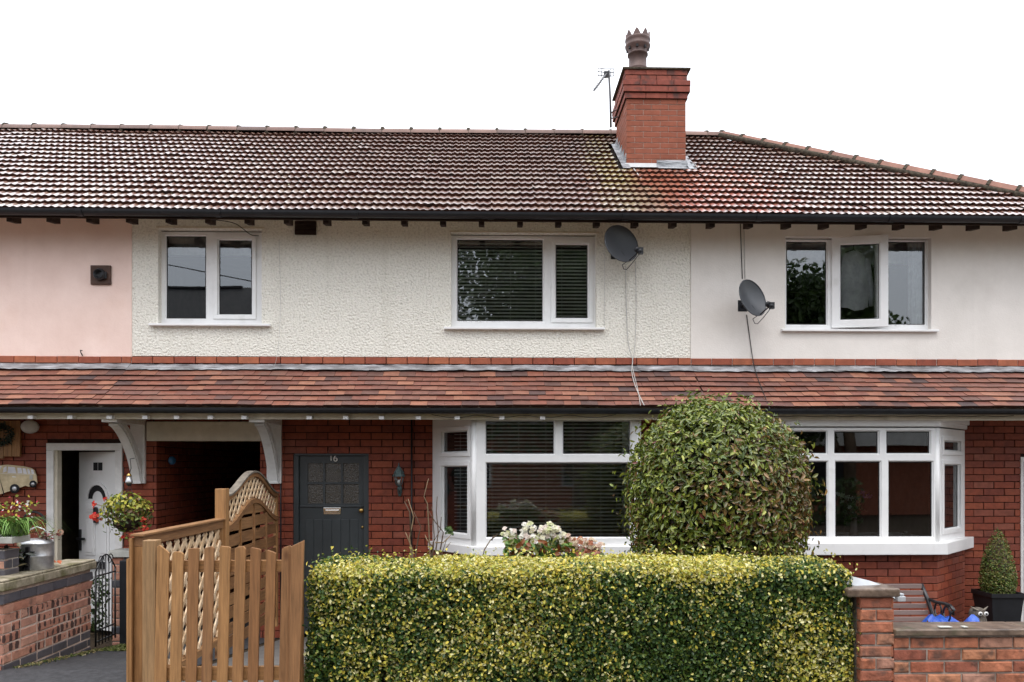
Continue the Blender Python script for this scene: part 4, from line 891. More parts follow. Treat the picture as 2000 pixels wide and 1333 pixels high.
# flue vent on the pink wall, louvred vent under the eaves of the cream wall
vt = thing_part('flue_vent', HL); c = at(198, 538, -.01); mb = MB(); mb.box(c.x - .105, c.x + .105, -.03, -.007, c.z - .10, c.z + .10); mb.build('vent_plate', mat('rusty_brown_plate', [(.06, .03, .022), (.09, .05, .035)], .6, .3, ns=12), vt, bevel=.006)
mb = MB(); mb.M = Matrix.Translation((c.x, -.03, c.z)) @ Matrix.Rotation(R(90), 4, 'X'); mb.lathe([(.0001, 0), (.06, 0), (.062, .03), (.05, .055), (.044, .055), (.042, .01), (.0001, .01)], n=18); mb.M = None; mb.build('vent_cowl', M['black'], vt)
mb = MB(); mb.box(c.x + .0, c.x + .075, -.06, -.0305, c.z - .05, c.z + .03); mb.build('vent_terminal', M['black'], vt, bevel=.015)
vt = thing_part('air_vent', HM); c = at(597, 446, -.01); mb = MB(); mb.box(c.x - .11, c.x + .11, -.03, -.001, c.z - .07, c.z + .07); mb.build('vent_plate', M['rafter'], vt)
for k in range(3): mb = MB(); mb.box(c.x - .10, c.x + .10, -.045, -.0305, c.z - .05 + k * .038, c.z - .035 + k * .038); mb.build('slat', M['rafter'], vt)
mb = MB(); hk = at(160, 690, -.02); mb.tube([hk + Vector((0, .02, -.03)), hk + Vector((-.005, -.01, 0)), hk + Vector((0, -.03, .025)), hk + Vector((.02, -.035, .02))], .006, 6); mb.build('hook', M['black_iron'], HL)
# downpipes / conduits on the brick front
for pxx in (548.5, 804): 
    mb = MB(); mb.tube([(X(pxx, -.02), -.022, .05), (X(pxx, -.02), -.022, LT0[1])], .010 if pxx > 600 else .008, 6); mb.build('conduit', M['black'], HM)
# ---------------------------------------------------------------- foliage
def leafobj(name, P, Nn, ln, wd, colr, m, parent=None, flop=.7, droop=.0, fold=.25, hang=0, dirs=None):
    "P,Nn (n,3); ln (n,) length; wd width ratio; colr (n,3). each leaf: six points, two folded halves"
    n = len(P); Nn = Nn + rng.normal(0, flop, (n, 3)); Nn /= np.linalg.norm(Nn, axis=1)[:, None] + 1e-9
    t = rng.normal(0, 1, (n, 3)) if dirs is None else dirs + rng.normal(0, .35, (n, 3)); t[:, 2] -= hang
    t -= (t * Nn).sum(1)[:, None] * Nn; t /= np.linalg.norm(t, axis=1)[:, None] + 1e-9
    s = np.cross(Nn, t); l = ln[:, None]; w = (ln * wd)[:, None]
    dr = Nn * l * droop
    base = P - t * l * .5 - dr * .2; tip = P + t * l * .5 - dr
    a = P - t * l * .18; b = P + t * l * .18 - dr * .3; up = Nn * w * fold
    V = np.stack([base, a + s * w * .5 + up, b + s * w * .45 + up, tip, b - s * w * .45 + up, a - s * w * .5 + up], 1).reshape(-1, 3)
    i = np.arange(n)[:, None] * 6
    Fq = np.concatenate([i + [0, 1, 2, 3], i + [0, 3, 4, 5]], 1).reshape(-1, 4)
    if parent is not None: V = V - np.array(org(parent))
    me = bpy.data.meshes.new(name); me.vertices.add(len(V)); me.vertices.foreach_set('co', V.astype(np.float32).ravel())
    me.loops.add(Fq.size); me.loops.foreach_set('vertex_index', Fq.astype(np.int32).ravel()); me.polygons.add(len(Fq))
    me.polygons.foreach_set('loop_start', np.arange(0, Fq.size, 4, dtype=np.int32)); me.polygons.foreach_set('loop_total', np.full(len(Fq), 4, dtype=np.int32))
    at_ = me.color_attributes.new('col', 'FLOAT_COLOR', 'POINT'); c4 = np.ones((n, 6, 4), np.float32); c4[:, :, :3] = colr[:, None, :]
    at_.data.foreach_set('color', c4.ravel()); me.materials.append(m); me.update(calc_edges=True)
    o = bpy.data.objects.new(name, me); COL.objects.link(o); o.parent = parent; ORG[o.name] = org(parent).copy() if parent else Vector((0, 0, 0)); return o
def vnoise(P, f, seed=0):
    r = np.random.default_rng(seed); out = 0
    for k in range(5):
        d = r.normal(0, 1, 3); d /= np.linalg.norm(d); out = out + np.sin(P @ d * f * (1 + .37 * k) + r.uniform(0, 6.28) + 1.3 * np.sin(P @ r.normal(0, 1, 3) * f * .5 + k))
    return out / 5
def pick(cols, n, p=None): return np.array(cols)[rng.choice(len(cols), n, p=p)]

# golden privet hedge, clipped square
hx0, hx1 = X(592, -3.5), X(1678, -3.5); hy0, hy1 = -3.5, -2.84; hz0, hz1 = .22, 1.185
hg = thing('hedge', 'wide square clipped hedge of small golden green leaves along the front garden', 'hedge', ((hx0 + hx1) / 2, -3.2, .3))
n = 125000
A = np.array([(hx1 - hx0) * (hz1 - hz0) * 1.15, (hx1 - hx0) * (hy1 - hy0), (hy1 - hy0) * (hz1 - hz0), (hy1 - hy0) * (hz1 - hz0), (hx1 - hx0) * (hz1 - hz0) * .35])
f = rng.choice(5, n, p=A / A.sum()); u, v = rng.random(n), rng.random(n)
P = np.empty((n, 3)); Nn = np.zeros((n, 3))
P[:, 0] = hx0 + (hx1 - hx0) * u; P[:, 1] = hy0 + (hy1 - hy0) * v; P[:, 2] = hz0 + (hz1 - hz0) * v
P[f == 0, 1] = hy0; Nn[f == 0, 1] = -1
P[f == 1, 2] = hz1; Nn[f == 1, 2] = 1
w = rng.random(n)
for k, xx, sg in ((2, hx0, -1), (3, hx1, 1)): q = f == k; P[q, 0] = xx; P[q, 1] = hy0 + (hy1 - hy0) * w[q]; Nn[q, 0] = sg
P[f == 4, 1] = hy1; Nn[f == 4, 1] = 1
C0 = np.array([(hx0 + hx1) / 2, (hy0 + hy1) / 2, (hz0 + hz1) / 2]); Hs = np.array([(hx1 - hx0) / 2, (hy1 - hy0) / 2, (hz1 - hz0) / 2]); rr = .11
inner = C0 + np.clip(P - C0, -(Hs - rr), Hs - rr); dlt = P - inner; dn = dlt / (np.linalg.norm(dlt, axis=1)[:, None] + 1e-9)
low = P[:, 2] < .5; dn[low, 2] *= .2; P2 = inner + dn * rr; P2[low, 2] = P[low, 2]; Nn = dn
bump = .022 * vnoise(P2, 7, 1) + .02 * vnoise(P2, 2.5, 2); depth = rng.random(n) ** 1.25 * .15
shoot = rng.random(n) < .025; depth[shoot] = -rng.random(shoot.sum()) ** 2 * .07
P2 = P2 + Nn * (bump - depth)[:, None]
# the clipped face leans out a little towards the bottom left
P2[:, 0] -= np.clip(.8 - P2[:, 2], 0, 1) * .09 * (P2[:, 0] < hx0 + .5)
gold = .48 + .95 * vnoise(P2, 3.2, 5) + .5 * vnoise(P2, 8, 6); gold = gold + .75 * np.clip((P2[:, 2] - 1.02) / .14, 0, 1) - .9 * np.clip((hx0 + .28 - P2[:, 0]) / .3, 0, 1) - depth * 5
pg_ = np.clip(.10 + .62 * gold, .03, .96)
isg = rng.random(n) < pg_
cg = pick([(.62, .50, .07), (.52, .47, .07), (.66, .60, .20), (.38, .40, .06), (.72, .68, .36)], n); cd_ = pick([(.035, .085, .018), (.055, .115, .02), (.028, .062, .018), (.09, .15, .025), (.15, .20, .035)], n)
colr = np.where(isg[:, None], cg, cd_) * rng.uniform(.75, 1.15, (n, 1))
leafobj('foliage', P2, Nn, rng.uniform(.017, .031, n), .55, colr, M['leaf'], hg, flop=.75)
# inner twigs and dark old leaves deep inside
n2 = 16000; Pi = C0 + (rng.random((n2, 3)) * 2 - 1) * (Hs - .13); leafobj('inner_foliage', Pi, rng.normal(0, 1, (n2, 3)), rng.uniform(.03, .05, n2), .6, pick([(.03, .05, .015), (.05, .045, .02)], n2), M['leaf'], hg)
tw = MB()
for i in range(70):
    x = random.uniform(hx0 + .1, hx1 - .1); y = random.uniform(hy0 + .12, hy1 - .12); z = .25; pts = [(x, y, z)]
    for k in range(5): x += random.uniform(-.06, .06); y += random.uniform(-.04, .04); z += .16; pts.append((x, min(max(y, hy0 + .08), hy1 - .08), z))
    tw.tube(pts, [.009, .008, .007, .005, .004, .003], 5)
t_ = tw.build('stems', M['bark'], hg); t_['kind'] = 'stuff'

# big round clipped evergreen bush
bc = at(1400, 900, -2.05); bu = thing('round_bush', 'big dome shaped evergreen bush with pointed leaves standing behind the hedge', 'bush', (bc.x, bc.y, gz(bc.y)))
kp = (8.5 - 2.05) / F; rx = 178 * kp; zt_ = Z(786, -2.05); 
def bushsurf(n, seed):
    th = rng.uniform(0, 2 * np.pi, n); v = rng.random(n)
    # profile: dome on a slightly tapering drum
    z = .70 + (zt_ - .70) * v; zc = .70 + (zt_ - .70) * .40
    r = np.where(z > zc, rx * np.sqrt(np.clip(1 - ((z - zc) / (zt_ - zc)) ** 3.4, 0, 1)), rx * (.78 + .22 * np.clip((z - .70) / (zc - .70), 0, 1) ** .6))
    P = np.stack([bc.x + r * np.cos(th), bc.y + .92 * r * np.sin(th), z], 1)
    slope = np.where(z > zc, ((z - zc) / (zt_ - zc)) ** 1.5 * 1.6, -.1)
    N_ = np.stack([np.cos(th), np.sin(th), slope], 1); N_ /= np.linalg.norm(N_, axis=1)[:, None]; return P, N_
n = 21000; P, Nn = bushsurf(n, 1)
nt_ = 3200; th = rng.uniform(0, 2 * np.pi, nt_); rr_ = rx * .62 * np.sqrt(rng.random(nt_)); zc = .70 + (zt_ - .70) * .40
Pt = np.stack([bc.x + rr_ * np.cos(th), bc.y + .92 * rr_ * np.sin(th), zc + (zt_ - zc) * (1 - (rr_ / rx) ** 2.0) ** (1 / 3.4)], 1); Nt = np.tile([0, 0, 1.], (nt_, 1)) + np.stack([np.cos(th), np.sin(th), 0 * th], 1) * (rr_ / rx)[:, None]
P = np.concatenate([P, Pt]); Nn = np.concatenate([Nn, Nt]); n = len(P)
dep = rng.random(n) ** 1.3 * .17; sh_ = rng.random(n) < .05; dep[sh_] = -rng.random(sh_.sum()) ** 2 * .11
patch = vnoise(P, 4.5, 11); dep += np.clip(patch, 0, 1) * .07
P = P + Nn * (.03 * vnoise(P, 5, 12) - dep)[:, None]
brown = np.clip(.30 + .35 * vnoise(P, 3.3, 14) + .30 * (P[:, 0] - bc.x) / rx + .25 * (1.5 - P[:, 2]), .05, .75)
cgr = pick([(.12, .165, .022), (.17, .215, .030), (.075, .115, .022), (.26, .30, .045), (.19, .20, .045), (.38, .40, .08)], n, [.28, .25, .2, .12, .1, .05]); cbr = pick([(.23, .13, .045), (.16, .095, .035), (.30, .18, .06), (.13, .11, .03)], n)
colr = np.where((rng.random(n) < brown)[:, None], cbr, cgr); rd_ = rng.random(n) < .004; colr[rd_] = (.25, .06, .05); colr *= rng.uniform(.75, 1.2, (n, 1))
dirs = Nn * .5 + np.array([0, 0, -.25]); leafobj('foliage', P, Nn, rng.uniform(.036, .064, n), .38, colr, M['gloss_leaf'], bu, flop=.5, droop=.12, dirs=dirs)
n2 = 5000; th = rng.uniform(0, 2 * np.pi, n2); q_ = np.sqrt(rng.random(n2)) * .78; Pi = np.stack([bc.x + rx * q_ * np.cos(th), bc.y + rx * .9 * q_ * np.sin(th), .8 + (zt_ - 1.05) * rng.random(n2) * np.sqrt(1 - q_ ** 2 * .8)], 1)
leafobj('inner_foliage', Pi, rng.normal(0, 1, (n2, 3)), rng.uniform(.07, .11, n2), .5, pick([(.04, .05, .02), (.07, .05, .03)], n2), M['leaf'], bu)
tk = MB(); tk.tube([(bc.x, bc.y, gz(bc.y) - .05), (bc.x + .02, bc.y, .6), (bc.x, bc.y + .02, 1.3)], [.07, .055, .03], 8); tk.build('trunk', M['bark'], bu)
for i in range(46):
    a = random.uniform(math.pi, 2 * math.pi) if i < 34 else random.uniform(0, math.pi); e = random.uniform(.0, 1.0); rt = rx * .93 * math.cos(e * 1.1)
    p0 = Vector((bc.x, bc.y, random.uniform(.5, 1.1))); p3 = Vector((bc.x + rt * math.cos(a), bc.y + .92 * rt * math.sin(a), 1.0 + (zt_ - 1.1) * math.sin(e * 1.4))); p1 = p0.lerp(p3, .4) + Vector((0, 0, random.uniform(-.05, .12))); p2 = p0.lerp(p3, .75) + Vector((random.uniform(-.05, .05), 0, .05))
    b_ = MB(); b_.tube([p0, p1, p2, p3], [.014, .010, .007, .004], 5); b_.build('branch', M['stem'], bu)

# pale hydrangea in front of the bay
def flower_cluster(c, n, r, cols, parent, size=.03):
    "five-petalled florets"
    P = np.array([c] * n) + rng.normal(0, 1, (n, 3)) * np.array(r); Ps = []; Ns = []; Ds = []; Cs = []
    for p in P:
        nn = Vector(p - np.array(c)).normalized() * .5 + Vector((0, -.7, .45)); nn.normalize(); a = nn.orthogonal().normalized(); b = nn.cross(a); cc = np.array(random.choice(cols))
        for k in range(4):
            d = a * math.cos(k * math.pi / 2 + p[0] * 99) + b * math.sin(k * math.pi / 2 + p[0] * 99); Ps.append(np.array(p) + np.array(d) * size * .55); Ns.append(nn); Ds.append(d); Cs.append(cc * random.uniform(.85, 1.05))
    return np.array(Ps), np.array([tuple(v) for v in Ns]), np.array([tuple(v) for v in Ds]) * 4, np.array(Cs)
def hydrangea(px0, px1, pyt, pyb, Y, label, nh, cols, lcols, seed):
    random.seed(seed); c0 = at((px0 + px1) / 2, pyb, Y); k = (Y + 8.5) / F; w = (px1 - px0) / 2 * k; h = (pyb - pyt) * k
    t = thing('hydrangea', label, 'flowering shrub', (c0.x, Y, gz(Y)), 'hydrangeas between hedge and bay window')
    st = MB()
    for i in range(14):
        x = c0.x + random.uniform(-w, w) * .9; st.tube([(c0.x + (x - c0.x) * .3, Y, gz(Y)), (c0.x + (x - c0.x) * .7, Y, .6), (x, Y + random.uniform(-.1, .1), c0.z + h * random.uniform(.2, .8))], [.008, .006, .004], 5)
    s_ = st.build('stems', M['stem'], t); s_['kind'] = 'stuff'
    n = 900; P = np.stack([c0.x + rng.uniform(-1, 1, n) * w, Y - .05 + rng.normal(0, .10, n), c0.z - .12 + rng.random(n) * (h + .02)], 1)
    top = c0.z + h * (.25 + .75 * np.sqrt(np.clip(1 - ((P[:, 0] - c0.x + w * .25) / (w * 1.25)) ** 2, 0, 1))); P[:, 2] = np.minimum(P[:, 2], top)
    leafobj('foliage', P, np.tile([0, -.7, .7], (n, 1)), rng.uniform(.035, .065, n), .55, pick(lcols, n), M['leaf'], t, flop=.6)
    for i in range(nh):
        x = c0.x + (-1 + 2 * (i + .5) / nh) * w * .95 + random.uniform(-.02, .02); tp = c0.z + h * (.30 + .75 * math.sqrt(max(0, 1 - ((x - c0.x + w * .3) / (w * 1.35)) ** 2)))
        zc_ = tp - random.choice([.02, .05, .12]) ; y_ = Y - random.uniform(.04, .14)
        a, b, c, d = flower_cluster((x, y_, zc_), 12, (.030, .022, .022), cols, t, .018); leafobj('petals', a, b, np.full(len(a), .026), .85, d, M['petal'], t, flop=.2, dirs=c)
hydrangea(985, 1115, 1024, 1092, -2.45, 'cream and blush hydrangea flower heads above the hedge beside the bare rose', 13, [(.80, .77, .60), (.78, .68, .62), (.66, .68, .40), (.82, .80, .74)], [(.10, .20, .03), (.22, .07, .02), (.06, .13, .03), (.16, .17, .03)], 3)
hydrangea(1112, 1170, 1046, 1094, -2.40, 'small russet leaved hydrangea with faded pink heads beside the dome bush', 4, [(.70, .52, .42), (.74, .62, .46), (.45, .18, .10)], [(.22, .06, .03), (.30, .10, .05), (.10, .12, .03)], 5)
random.seed(11)
# bare rose stems
def rose(pts_list, label, Y, base_px):
    b = at(base_px, 1090, Y); t = thing('rose_bush', label, 'rose bush', (b.x, Y, gz(Y)), 'bare pruned roses in front of the brick wall')
    for pl in pts_list:
        P = [at(p[0], p[1], Y + (p[2] if len(p) > 2 else 0)) for p in pl]; P = [Vector((P[0].x, P[0].y, gz(Y)))] + P if pl[0][1] > 1070 else P
        n = len(P); m = MB(); m.tube(P, [.0075 - .005 * i / max(1, n - 1) for i in range(n)], 5); m.build('stem', M['stem'] if len(pl) % 2 else M['bark'], t)
    return t
r1 = rose([[(803, 1080), (800, 1050), (808, 1010), (797, 975), (791, 980)], [(803, 1050), (800, 1000), (790, 980)], [(812, 1080), (818, 1045), (822, 1030), (808, 1000)], [(806, 1075), (796, 1050), (792, 1040)]], 'thin pruned rose with pale stems beside the lantern', -1.9, 806)
r2 = rose([[(840, 1085), (838, 1040), (835, 985), (828, 970), (837, 935)], [(845, 1085), (848, 1050), (845, 1000), (843, 990)], [(850, 1085), (856, 1040), (852, 1000), (854, 970)], [(858, 1085), (866, 1040), (850, 1020), (832, 990)], [(862, 1085), (872, 1055), (885, 1040)], [(850, 1060), (866, 1060), (876, 1050)], [(846, 1070), (834, 1055), (830, 1045)], [(842, 1085), (846, 1060), (860, 1035), (862, 1010)], [(868, 1085), (872, 1070), (880, 1060)]], 'tangled dark pruned rose with one green shoot against the bay corner', -1.9, 852)
P = np.array([tuple(at(878 + random.uniform(-8, 6), 1036 + random.uniform(-6, 8), -1.9)) for _ in range(26)]); leafobj('foliage', P, np.tile([0, -1., .4], (26, 1)), np.full(26, .03), .6, pick([(.12, .2, .05), (.07, .13, .05)], 26), M['leaf'], r2)
r3 = rose([[(943, 1088), (946, 1074), (958, 1055), (968, 1048), (972, 1042)], [(960, 1056), (965, 1045)]], 'single bare twig reaching up in front of the bay sill', -1.9, 944)
leafobj('moss', MOSS, np.tile([0, -.6, .8], (len(MOSS), 1)), rng.uniform(.014, .032, len(MOSS)), .7, pick([(.12, .12, .03), (.20, .17, .05), (.07, .07, .03), (.26, .24, .14)], len(MOSS)), M['leaf'], [o for o in COL.objects if o.name == 'roof'][0], flop=.8)['kind'] = 'stuff'
# a sprig of leaves poking out of the hedge top and fallen leaves on the path
def weeds(px0, px1, py0, py1, n, Y0, Y1, label, name='moss', cols=[(.10, .14, .03), (.16, .17, .05)], s=.02):
    x = rng.uniform(0, 1, n); P = []
    return P
n = 2600; yy = rng.uniform(-1.25, -.55, n); xx = rng.uniform(-3.55, -2.75, n) ; keep = xx < -3.05 + .25 * vnoise(np.stack([xx, yy, 0 * xx], 1), 6, 3); xx, yy = xx[keep], yy[keep]
P = np.stack([xx, yy, -.12 * yy + .012], 1); o = leafobj('moss', P, np.tile([0, 0, 1.], (len(P), 1)), np.full(len(P), .022), .8, pick([(.10, .13, .03), (.17, .17, .05), (.06, .08, .02)], len(P)), M['leaf'], flop=.6); tag(o, 'yellow green moss on the tarmac by the iron gate', 'moss', None, 'stuff')
n = 500; yy = rng.uniform(-2.4, -1.1, n); P = np.stack([-3.58 + np.abs(rng.normal(0, .05, n)), yy, -.12 * yy + .012], 1); o = leafobj('weeds', P, np.tile([0, 0, 1.], (n, 1)), rng.uniform(.012, .03, n), .6, pick([(.20, .20, .07), (.30, .24, .12), (.08, .12, .03)], n), M['leaf'], flop=.8); tag(o, 'thin weeds and litter along the foot of the low wall', 'weeds', None, 'stuff')
# ---------------------------------------------------------------- timber gate, trellis and fence
GY = -3.5
def gx(p): return X(p, GY)
def gzz(p, px=440): return at(px, p, GY).z
post = MB(); post.box(gx(279), gx(305), GY - .01, GY + .08, .22, gzz(1056, 290)); solo(post, 'gate_post', M['wood_post'], 'square softwood gate post between the picket gate and the trellis end', 'post', (gx(293), GY + .04, .22), bevel=.004)
G = thing('picket_gate', 'softwood picket gate with dipped top standing in front of the trellis', 'gate', (gx(440), GY, .30))
pk = [(309.5, 333, 1064, 1076), (339, 361, 1077, 1078), (370, 391, 1071, 1070), (401, 420.5, 1069, 1067), (431, 452, 1066, 1068), (461, 482, 1068, 1067), (491, 511, 1069, 1072), (522, 540.5, 1074, 1079), (552, 572, 1069, 1065)]
for i, (a, b, tl, tr) in enumerate(pk):
    zb = .31; tilt = -.022; xa, xb = gx(a), gx(b); za, zc_ = gzz(tl, a), gzz(tr, b); w = xb - xa; sh = (za - zb) * .022
    c_ = random.uniform(.006, .014)
    poly = [(xa - sh, zb), (xb - sh, zb), (xb, zc_ - c_), (xb - c_, zc_), (xa + c_, za), (xa, za - c_)]
    m = MB(); y0 = GY - .002 - random.uniform(0, .004); m.prism(poly, y0 - .018, y0, 'y'); m.build('picket', M['wood'], G, bevel=.0025)
for zt2, zb2 in ((gzz(1095), gzz(1118)), (gzz(1303), gzz(1330))):
    m = MB(); m.box(gx(308), gx(560), GY + .0005, GY + .032, zb2, zt2); m.build('rail', M['wood_h'], G, bevel=.003)
# closing board beside the hedge
m = MB(); xa, xb = gx(573), gx(598); m.prism([(xa - .02, .25), (xb - .035, .25), (xb, gzz(1054, 598)), (xa, gzz(1066, 573))], GY - .06, GY - .035, 'y'); m.mat(M['wood'])
solo(m, 'gate_board', M['wood'], 'tall slant topped softwood board between the picket gate and hedge', 'board', (gx(586), GY - .05, .25), bevel=.003)
m = MB(); m.box(gx(566), gx(590), GY - .030, GY + .05, .25, gzz(1080, 580)); solo(m, 'gate_post', M['wood'], 'gate post mostly hidden behind the tall slant topped board', 'post', (gx(578), GY, .25))

FX = -2.225                                     # line of the boundary fence
def ypx(px): return -8.5 + (959 - px) * 0 + (FX * F / (px - 959) if px < 959 else 9)
def fz(px, py): return at(px, py, ypx(px)).z
T = thing('trellis_fence', 'low softwood trellis panel running from the gate to the tall fence post', 'trellis', (FX, -2.6, gz(-2.6)))
ty0, ty1 = -3.36, -1.80; tz0, tz1 = .36, 1.36
m = MB(); m.box(FX - .03, FX + .025, ty0, ty1, tz1 - .065, tz1); m.build('top_rail', M['wood_y'], T, bevel=.003)
m = MB(); m.box(FX - .045, FX + .04, ty0 - .02, ty1, tz1 + .0005, tz1 + .016); m.build('capping', M['wood_y'], T, bevel=.002)
m = MB(); m.box(FX - .03, FX + .025, ty0, ty1, tz0, tz0 + .05); m.build('bottom_rail', M['wood_y'], T)
for y in (ty0 + .0, ty1 - .045): m = MB(); m.box(FX - .028, FX + .023, y + .0005, y + .045, tz0 + .0505, tz1 - .0655); m.build('side_rail', M['wood'], T)
m = MB(); m.box(FX - .048, FX - .032, ty0 - .03, ty0 + .10, .30, tz1 - .01); m.build('side_board', M['wood'], T)
m = MB(); m.box(FX - .064, FX - .050, ty0 - .03, ty0 + .06, .30, tz1 - .14); m.build('side_board', M['wood'], T)
def laths(parent, y0, y1, zlo, zhi, sp, w=.024, th=.009, step=.02, dirs=(-1, 1)):
    for li, dr in enumerate(dirs):
        c = y0 - 2.2
        while c < y1 + 2.2:
            # line z = zlo_ref + dr*(y-c)
            run = []; y = y0
            while y <= y1 + 1e-6:
                z = .3 + dr * (y - c) if dr > 0 else .3 - (y - c) + 0
                inside = zlo(y) <= z <= zhi(y)
                if inside: run.append((y, z))
                elif run: break
                y += step
            if len(run) > 2:
                (ya, za), (yb, zb) = run[0], run[-1]
                m = MB(); d = Vector((0, yb - ya, zb - za)).normalized(); nn = Vector((0, -d.z, d.y)) * w / 2; x0 = FX - .012 + li * (th + .001); q = [Vector((x0, ya, za)) - nn, Vector((x0, yb, zb)) - nn, Vector((x0, yb, zb)) + nn, Vector((x0, ya, za)) + nn]
                m.add([*q, *[v + Vector((th, 0, 0)) for v in q]], [(0, 3, 2, 1), (4, 5, 6, 7), (0, 1, 5, 4), (1, 2, 6, 5), (2, 3, 7, 6), (3, 0, 4, 7)]); m.build('lath', M['lath'], parent)
            c += sp * 1.414
laths(T, ty0 + .046, ty1 - .046, lambda y: tz0 + .05, lambda y: tz1 - .066, .098, .034, .012)
fp = MB(); y0 = ypx(437) ; fp.box(FX - .045, FX + .045, y0 - .02, y0 + .07, .2, at(447, 955, y0).z); solo(fp, 'fence_post', M['wood'], 'tall square softwood post joining the low trellis and arched fence panel', 'post', (FX, y0, .2), bevel=.004)
A_ = thing('arched_fence', 'arched softwood fence panel with lattice top running to the house wall', 'fence panel', (FX, -.9, gz(-.9)))
fy0, fy1 = y0 + .075, -.10
def arc(z0, zp, z1):
    def g(y):
        s = (y - fy0) / (fy1 - fy0); s = min(1, max(0, s)); bell = (math.sin(math.pi * s)) ** 2.0
        bell = .5 - .5 * math.cos(2 * math.pi * min(1, max(0, s))); return z0 + (z1 - z0) * s + (zp - (z0 + z1) / 2) * bell
    return g
zo = arc(1.55, 1.745, 1.52); zi = arc(1.30, 1.505, 1.29)
def curved_rail(parent, g, t, name, m_, w=.05, up=0):
    n = 22; ys = [fy0 + (fy1 - fy0) * i / n for i in range(n + 1)]; m = MB(); a, b = FX - w / 2, FX + w / 2
    T0 = [(a, y, g(y) + up) for y in ys]; T1 = [(b, y, g(y) + up) for y in ys]; B0 = [(a, y, g(y) + up - t) for y in ys]; BB1 = [(b, y, g(y) + up - t) for y in ys]
    m.strip(T0, T1); m.strip(BB1, B0); m.strip(B0, T0); m.strip(T1, BB1); m.build(name, m_, parent)
curved_rail(A_, zo, .035, 'top_rail', M['wood_y'], .045); curved_rail(A_, zo, .016, 'capping', M['grey_wood'], .065, .017)
curved_rail(A_, zi, .045, 'arch_rail', M['wood_y'], .05)
laths(A_, fy0 + .03, fy1 - .03, lambda y: zi(y), lambda y: zo(y) - .03, .078, .024, .008, .012)
for y in (fy0, fy1 - .04): m = MB(); m.box(FX - .02, FX + .02, y, y + .04, .15, min(zo(y), zo(y + .04)) - .03); m.build('side_rail', M['wood'], A_)
z = 1.415; k = 0
while z > .2:
    hgt = .098; n = 26; T0 = []; T1 = []; B0 = []; BB = []
    for i in range(n + 1):
        y = fy0 + .041 + (fy1 - fy0 - .082) * i / n; q = .012 * math.sin(4 * math.pi * i / n + (k % 2) * math.pi); zt_b = min(z + hgt / 2, zi(y) - .04)
        if zt_b > z - hgt / 2 + .01:
            T0.append((FX - .004 + q, y, zt_b)); T1.append((FX + .004 + q, y, zt_b)); B0.append((FX - .004 + q, y, z - hgt / 2)); BB.append((FX + .004 + q, y, z - hgt / 2))
    if len(T0) > 2:
        m = MB(); m.strip(T0, T1); m.strip(BB, B0); m.strip(B0, T0); m.strip(T1, BB); m.build('slat', M['wood_y'], A_)
    z -= hgt + .026; k += 1
for i in range(1, 4):
    y = fy0 + (fy1 - fy0) * i / 4; m = MB(); m.box(FX - .004, FX + .0185, y - .010, y + .010, .2, zi(y) - .045); m.build('batten', M['wood'], A_)
# ---------------------------------------------------------------- brick garden walls
def markedbrick():
    m = mat('marked_rustic_brick', [(.44, .22, .155), (.36, .16, .11), (.48, .27, .20)], .85, .2, ns=12, namt=.3, piece=True, bs=30, bd=.005)
    nt = m.node_tree; N = nt.nodes.new; L = nt.links.new; p = nt.nodes['Principled BSDF']; src = p.inputs['Base Color'].links[0].from_socket
    co = N('ShaderNodeTexCoord'); sp = N('ShaderNodeSeparateXYZ'); oi = N('ShaderNodeObjectInfo'); L(co.outputs['Object'], sp.inputs[0])
    a = N('ShaderNodeMath'); a.operation = 'MULTIPLY_ADD'; L(sp.outputs[0], a.inputs[0]); a.inputs[1].default_value = 78; L(oi.outputs['Random'], a.inputs[2])
    s = N('ShaderNodeMath'); s.operation = 'SINE'; L(a.outputs[0], s.inputs[0])
    n = N('ShaderNodeTexNoise'); n.inputs['Scale'].default_value = 40; n.inputs['Detail'].default_value = 3; L(co.outputs['Object'], n.inputs[0])
    ad = N('ShaderNodeMath'); ad.operation = 'MULTIPLY_ADD'; L(n.outputs[0], ad.inputs[0]); ad.inputs[1].default_value = 1.6; L(s.outputs[0], ad.inputs[2])
    z = N('ShaderNodeMath'); z.operation = 'SUBTRACT'; L(sp.outputs[2], z.inputs[0]); z.inputs[1].default_value = .0335
    z2 = N('ShaderNodeMath'); z2.operation = 'ABSOLUTE'; L(z.outputs[0], z2.inputs[0]); z3 = N('ShaderNodeMath'); z3.operation = 'MULTIPLY_ADD'; L(z2.outputs[0], z3.inputs[0]); z3.inputs[1].default_value = -22; L(ad.outputs[0], z3.inputs[2])
    gg = N('ShaderNodeNewGeometry'); n7 = N('ShaderNodeTexNoise'); n7.inputs['Scale'].default_value = 9; n7.inputs['Detail'].default_value = 1; L(gg.outputs['Position'], n7.inputs[0]); m7 = N('ShaderNodeMath'); m7.operation = 'MULTIPLY_ADD'; L(n7.outputs[0], m7.inputs[0]); m7.inputs[1].default_value = 5.0; L(z3.outputs[0], m7.inputs[2])
    mr = N('ShaderNodeMapRange'); mr.inputs[1].default_value = 3.35; mr.inputs[2].default_value = 3.6; mr.inputs[4].default_value = .92; L(m7.outputs[0], mr.inputs[0])
    x = N('ShaderNodeMix'); x.data_type = 'RGBA'; L(mr.outputs[0], x.inputs[0]); L(src, x.inputs[6]); x.inputs[7].default_value = (.055, .035, .033, 1); L(x.outputs[2], p.inputs['Base Color']); return m
M['marked'] = markedbrick()
LWX = -3.625; LY0, LY1 = -2.43, -1.12; LZ = .960
lw = thing('garden_wall', 'low rustic brick wall with mossy stone coping beside the shared path', 'wall', (LWX - .1, -1.8, .2))
